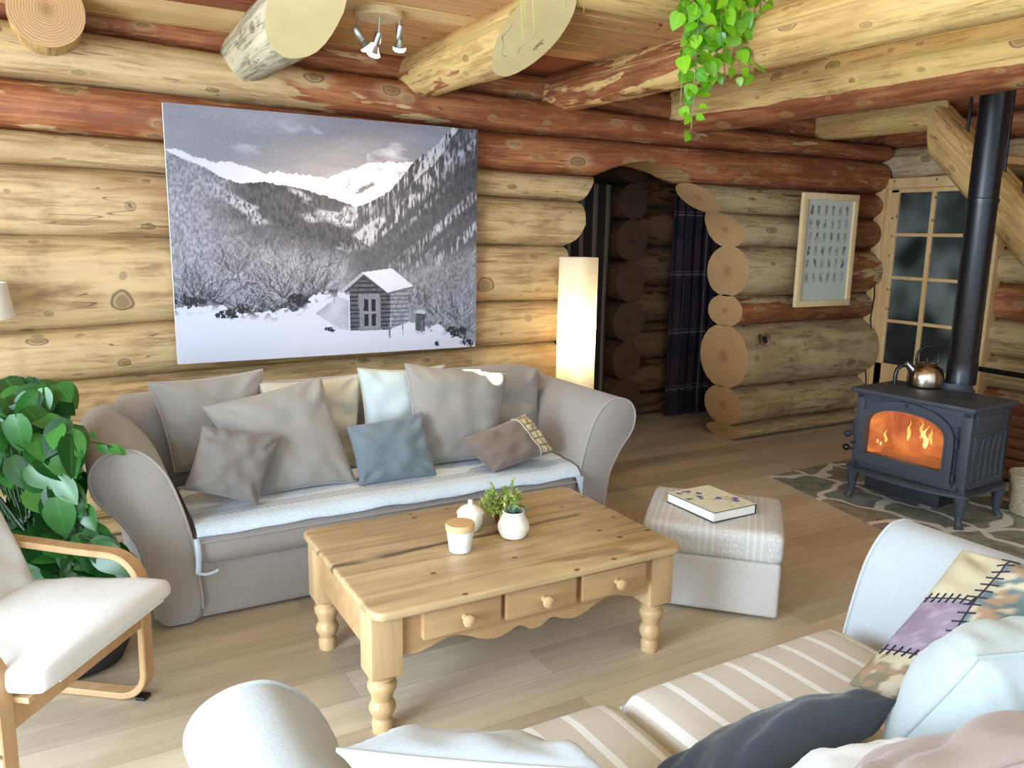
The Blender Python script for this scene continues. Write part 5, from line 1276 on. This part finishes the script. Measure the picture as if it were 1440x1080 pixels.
obj('rim', MB().tube([(5.12 + .147 * math.cos(a), 2.50 + .147 * math.sin(a), .256) for a in [2 * PI * k / 40 for k in range(40)]], .008, 8, True), M_BASKET, BT)

# ------------------------------------------------------------------ plants on the loft edge
TP = thing('trailing_plant', 'bright green trailing plant hanging from the loft edge at the top', 'plant', (2.72, 3.2, 2.935))
obj('pot', MB().lathe([(.07, 0), (.08, .01), (.105, .15), (.11, .16), (.10, .16), (.09, .12), (0, .12)], 2.72, 3.2, 2.935, 30, cap=False), M_TERRA, TP)
fo = MB(); stm = MB(); rnd = random.Random(23)
VINES = [(2.50, 2.92, 2.52), (2.55, 2.95, 2.36), (2.60, 2.90, 2.30), (2.56, 2.88, 2.20), (2.53, 2.87, 2.12), (2.66, 2.9, 2.34), (2.72, 2.92, 2.40), (2.64, 2.96, 2.25), (2.78, 2.94, 2.36), (2.86, 2.95, 2.46), (2.92, 2.93, 2.42), (2.84, 2.9, 2.40), (2.98, 2.95, 2.60), (2.70, 2.86, 2.50), (2.60, 2.98, 2.45), (2.47, 2.9, 2.22), (2.74, 2.88, 2.55)]
for (x, y, zb_) in VINES:
    sx = 2.72 + (x - 2.72) * .35; p0 = V(sx, 3.14, 3.07); p1 = V(sx + (x - sx) * .6, 3.04, 2.99); p2 = V(x, y, 2.76); p3 = V(x + rnd.uniform(-.03, .03), y, zb_)
    pts = [Vector(q) for q in catmull([p0, p1, p2, p2.lerp(p3, .5) + V(rnd.uniform(-.03, .03), 0, 0), p3], 8, False)]
    stm.tube(pts, .0026, 5)
    L = sum((b - a).length for a, b in zip(pts, pts[1:])); nn = int(L / .038)
    for k in range(nn + 1):
        t = k / max(1, nn); q = pts[min(len(pts) - 1, int(t * (len(pts) - 1)))]
        if q.z > 2.86 and rnd.random() < .5: continue
        if q.z < 2.42 and rnd.random() < .25: continue
        dv = V(rnd.uniform(-1, 1), rnd.uniform(-.6, .1), rnd.uniform(-.9, .15)).normalized(); pet = q + dv * rnd.uniform(.012, .04)
        stm.tube([q, pet], .0016, 4); up = (V(-.4, -1, .35) + rv() * .7).normalized(); d2 = (dv + V(0, 0, -.5)).normalized(); d2 = (d2 - up * d2.dot(up)).normalized()
        ln = rnd.uniform(.046, .080) * (1 if t < .9 else .8); leaf(fo, pet, d2, up, ln, ln * rnd.uniform(.8, .95), .12, .15, min(1, max(0, rnd.gauss(.5, .25))), True, 6)
obj('foliage', fo, M_TRAIL, TP, fixn=False, angle=180); obj('stems', stm, M_STEM, TP)
def grassy(name, label, x, blades, seed):
    o = thing(name, label, 'plant', (x, 3.2, 2.935)); r = random.Random(seed)
    obj('pot', MB().lathe([(.06, 0), (.07, .01), (.09, .13), (.082, .13), (0, .11)], x, 3.2, 2.935, 28, cap=False), M_TERRA, o)
    m = MB()
    for (bx, by, bz) in blades:
        p = catmull([(x + (bx - x) * .2, 3.17, 3.05), (x + (bx - x) * .6, 3.05, 3.06), (bx, by + .04, 2.85), (bx + r.uniform(-.01, .01), by, bz)], 6, False); n = len(p)
        for sg in (1,):
            vs = []; w = .0055
            for i, q in enumerate(p):
                k = w * (1 - (i / (n - 1)) ** 2.5) + .0004; vs += [q + V(-k, 0, 0), q + V(0, -.003, 0), q + V(k, 0, 0)]
            m.add(vs, [(i*3+a, i*3+a+1, i*3+a+4, i*3+a+3) for i in range(n - 1) for a in (0, 1)], c=[((j % 3 - 1) * .5, j / len(vs), seed) for j in range(len(vs))], r=[r.random()] * len(vs))
    obj('foliage', m, M_SPIDER, o, fixn=False, angle=180); return o
grassy('grassy_plant', 'thin yellow-green grass blades hanging from the loft over the smooth sawn log end', 1.86, [(1.69, 2.93, 2.40), (1.71, 2.95, 2.47), (1.74, 2.93, 2.44), (1.79, 2.95, 2.52), (1.86, 2.93, 2.57), (1.90, 2.95, 2.53), (1.93, 2.93, 2.58), (1.96, 2.92, 2.60), (1.99, 2.93, 2.54), (1.82, 2.92, 2.58)], 5)
grassy('grassy_plant', 'tips of green grass blades over the cracked sawn log face', 1.12, [(1.03, 2.96, 2.74), (1.08, 2.95, 2.69), (1.14, 2.95, 2.70), (1.2, 2.95, 2.74)], 6)

# ------------------------------------------------------------------ the rest of the house shell (window walls behind the camera)
def wall_with_openings(name, fixed, axis, a0, a1, z0, z1, holes, t=.2):
    # holes: (a0, a1, z0, z1), left to right, same sill and head lines
    mb = MB(); cur = a0
    def bx(p, q, r, s_):
        if q - p < .01 or s_ - r < .01: return
        mb.box(*((fixed, p, r, fixed + t, q, s_) if axis == 'y' else (p, fixed, r, q, fixed + t, s_)))
    for (h0, h1, hz0, hz1) in holes:
        bx(cur, h0, z0, z1); bx(h0, h1, z0, hz0); bx(h0, h1, hz1, z1); cur = h1
    bx(cur, a1, z0, z1); return struct(name, mb, M_CEILP, smooth=False)
wall_with_openings('wall_left', -2.4, 'y', -2.6, 4.9, 0, 4.7, [(-2.0, -.2, .2, 3.6), (.2, 1.9, .05, 2.4), (2.2, 3.9, .35, 2.2)])
wall_with_openings('wall_front', -2.6, 'x', -2.4, 7, 0, 4.7, [(-2.0, 0.0, .1, 4.2), (.3, 2.6, .1, 4.4), (2.9, 4.9, .1, 4.2)])
struct('ceiling_upper', MB().box(-2.4, -2.6, 4.6, 7, 3.4, 4.75), M_CEILP, smooth=False)
struct('wall_right_upper', MB().box(6.8, -2.6, 0, 6.9, 4.9, 4.7), M_SLAT, smooth=False)

# ------------------------------------------------------------------ light
W_ = bpy.data.worlds.new('World'); SC.world = W_; W_.use_nodes = True
bg = W_.node_tree.nodes['Background']; bg.inputs[0].default_value = (.66, .82, 1.0, 1); bg.inputs[1].default_value = .9
DAY = (.68, .83, 1.0)
def win(name, loc, tgt, sx, sy, e, col=DAY, spread=180): return light(name, 'AREA', loc, e, col, target=tgt, shape='RECTANGLE', size=sx, size_y=sy, spread=math.radians(spread))
win('left_window_daylight', (-2.30, 3.05, 1.28), (0, 3.05, 1.28), 1.7, 1.85, 75)
win('left_glazed_door_daylight', (-2.30, 1.05, 1.25), (0, 1.05, 1.25), 1.7, 2.3, 225)
win('left_tall_window_daylight', (-2.30, -1.1, 1.9), (0, -1.1, 1.9), 1.8, 3.2, 70)
win('front_window_daylight', (1.45, -2.45, 2.2), (1.45, 0, 2.2), 2.3, 4.0, 45)
win('front_window_daylight', (-1.0, -2.45, 2.1), (-1.0, 0, 2.1), 2.0, 3.8, 50)
win('front_window_daylight', (3.9, -2.45, 2.1), (3.9, 0, 2.1), 2.0, 3.8, 14)
# a shaft of sun that slips past the window frames on to one cushion
light('sun_shaft', 'SPOT', (1.2, -2.3, 3.2), 5200, (1, .96, .88), target=(2.045, 3.80, .875), spot_size=math.radians(.95), spot_blend=.15, shadow_soft_size=.004)

light('sun_shaft', 'SPOT', (1.2, -2.3, 3.2), 5200, (1, .96, .88), target=(1.99, 3.86, .915), spot_size=math.radians(.55), spot_blend=.2, shadow_soft_size=.004)
# ------------------------------------------------------------------ camera
cam = bpy.data.cameras.new('camera'); co = bpy.data.objects.new('camera', cam); COL.objects.link(co); SC.camera = co
cam.sensor_fit = 'HORIZONTAL'; cam.sensor_width = 36; cam.lens = 36 * 1130 / 1440; cam.clip_start = .05
Rr = Matrix(((0.86997687, -0.0763062, 0.48715256), (-0.4927817, -0.16961837, 0.85346108), (0.01750565, -0.98255126, -0.18516635)))  # rows: world axes in view space (x right, y down, z ahead)
right = Vector(Rr.col[0]); down = Vector(Rr.col[1]); fwd = Vector(Rr.col[2])
m = Matrix((( right.x, -down.x, -fwd.x, 0), (right.y, -down.y, -fwd.y, 0), (right.z, -down.z, -fwd.z, 1.65), (0, 0, 0, 1)))
co.matrix_world = m
vs_ = SC.view_settings; vs_.view_transform = 'Standard'; vs_.look = 'None'; vs_.gamma = 1; vs_.use_curve_mapping = False; vs_.exposure = 0.62
SC.cycles.use_denoising = True; SC.cycles.max_bounces = 8; SC.cycles.diffuse_bounces = 5; SC.cycles.caustics_reflective = False; SC.cycles.caustics_refractive = False; SC.cycles.sample_clamp_indirect = 4
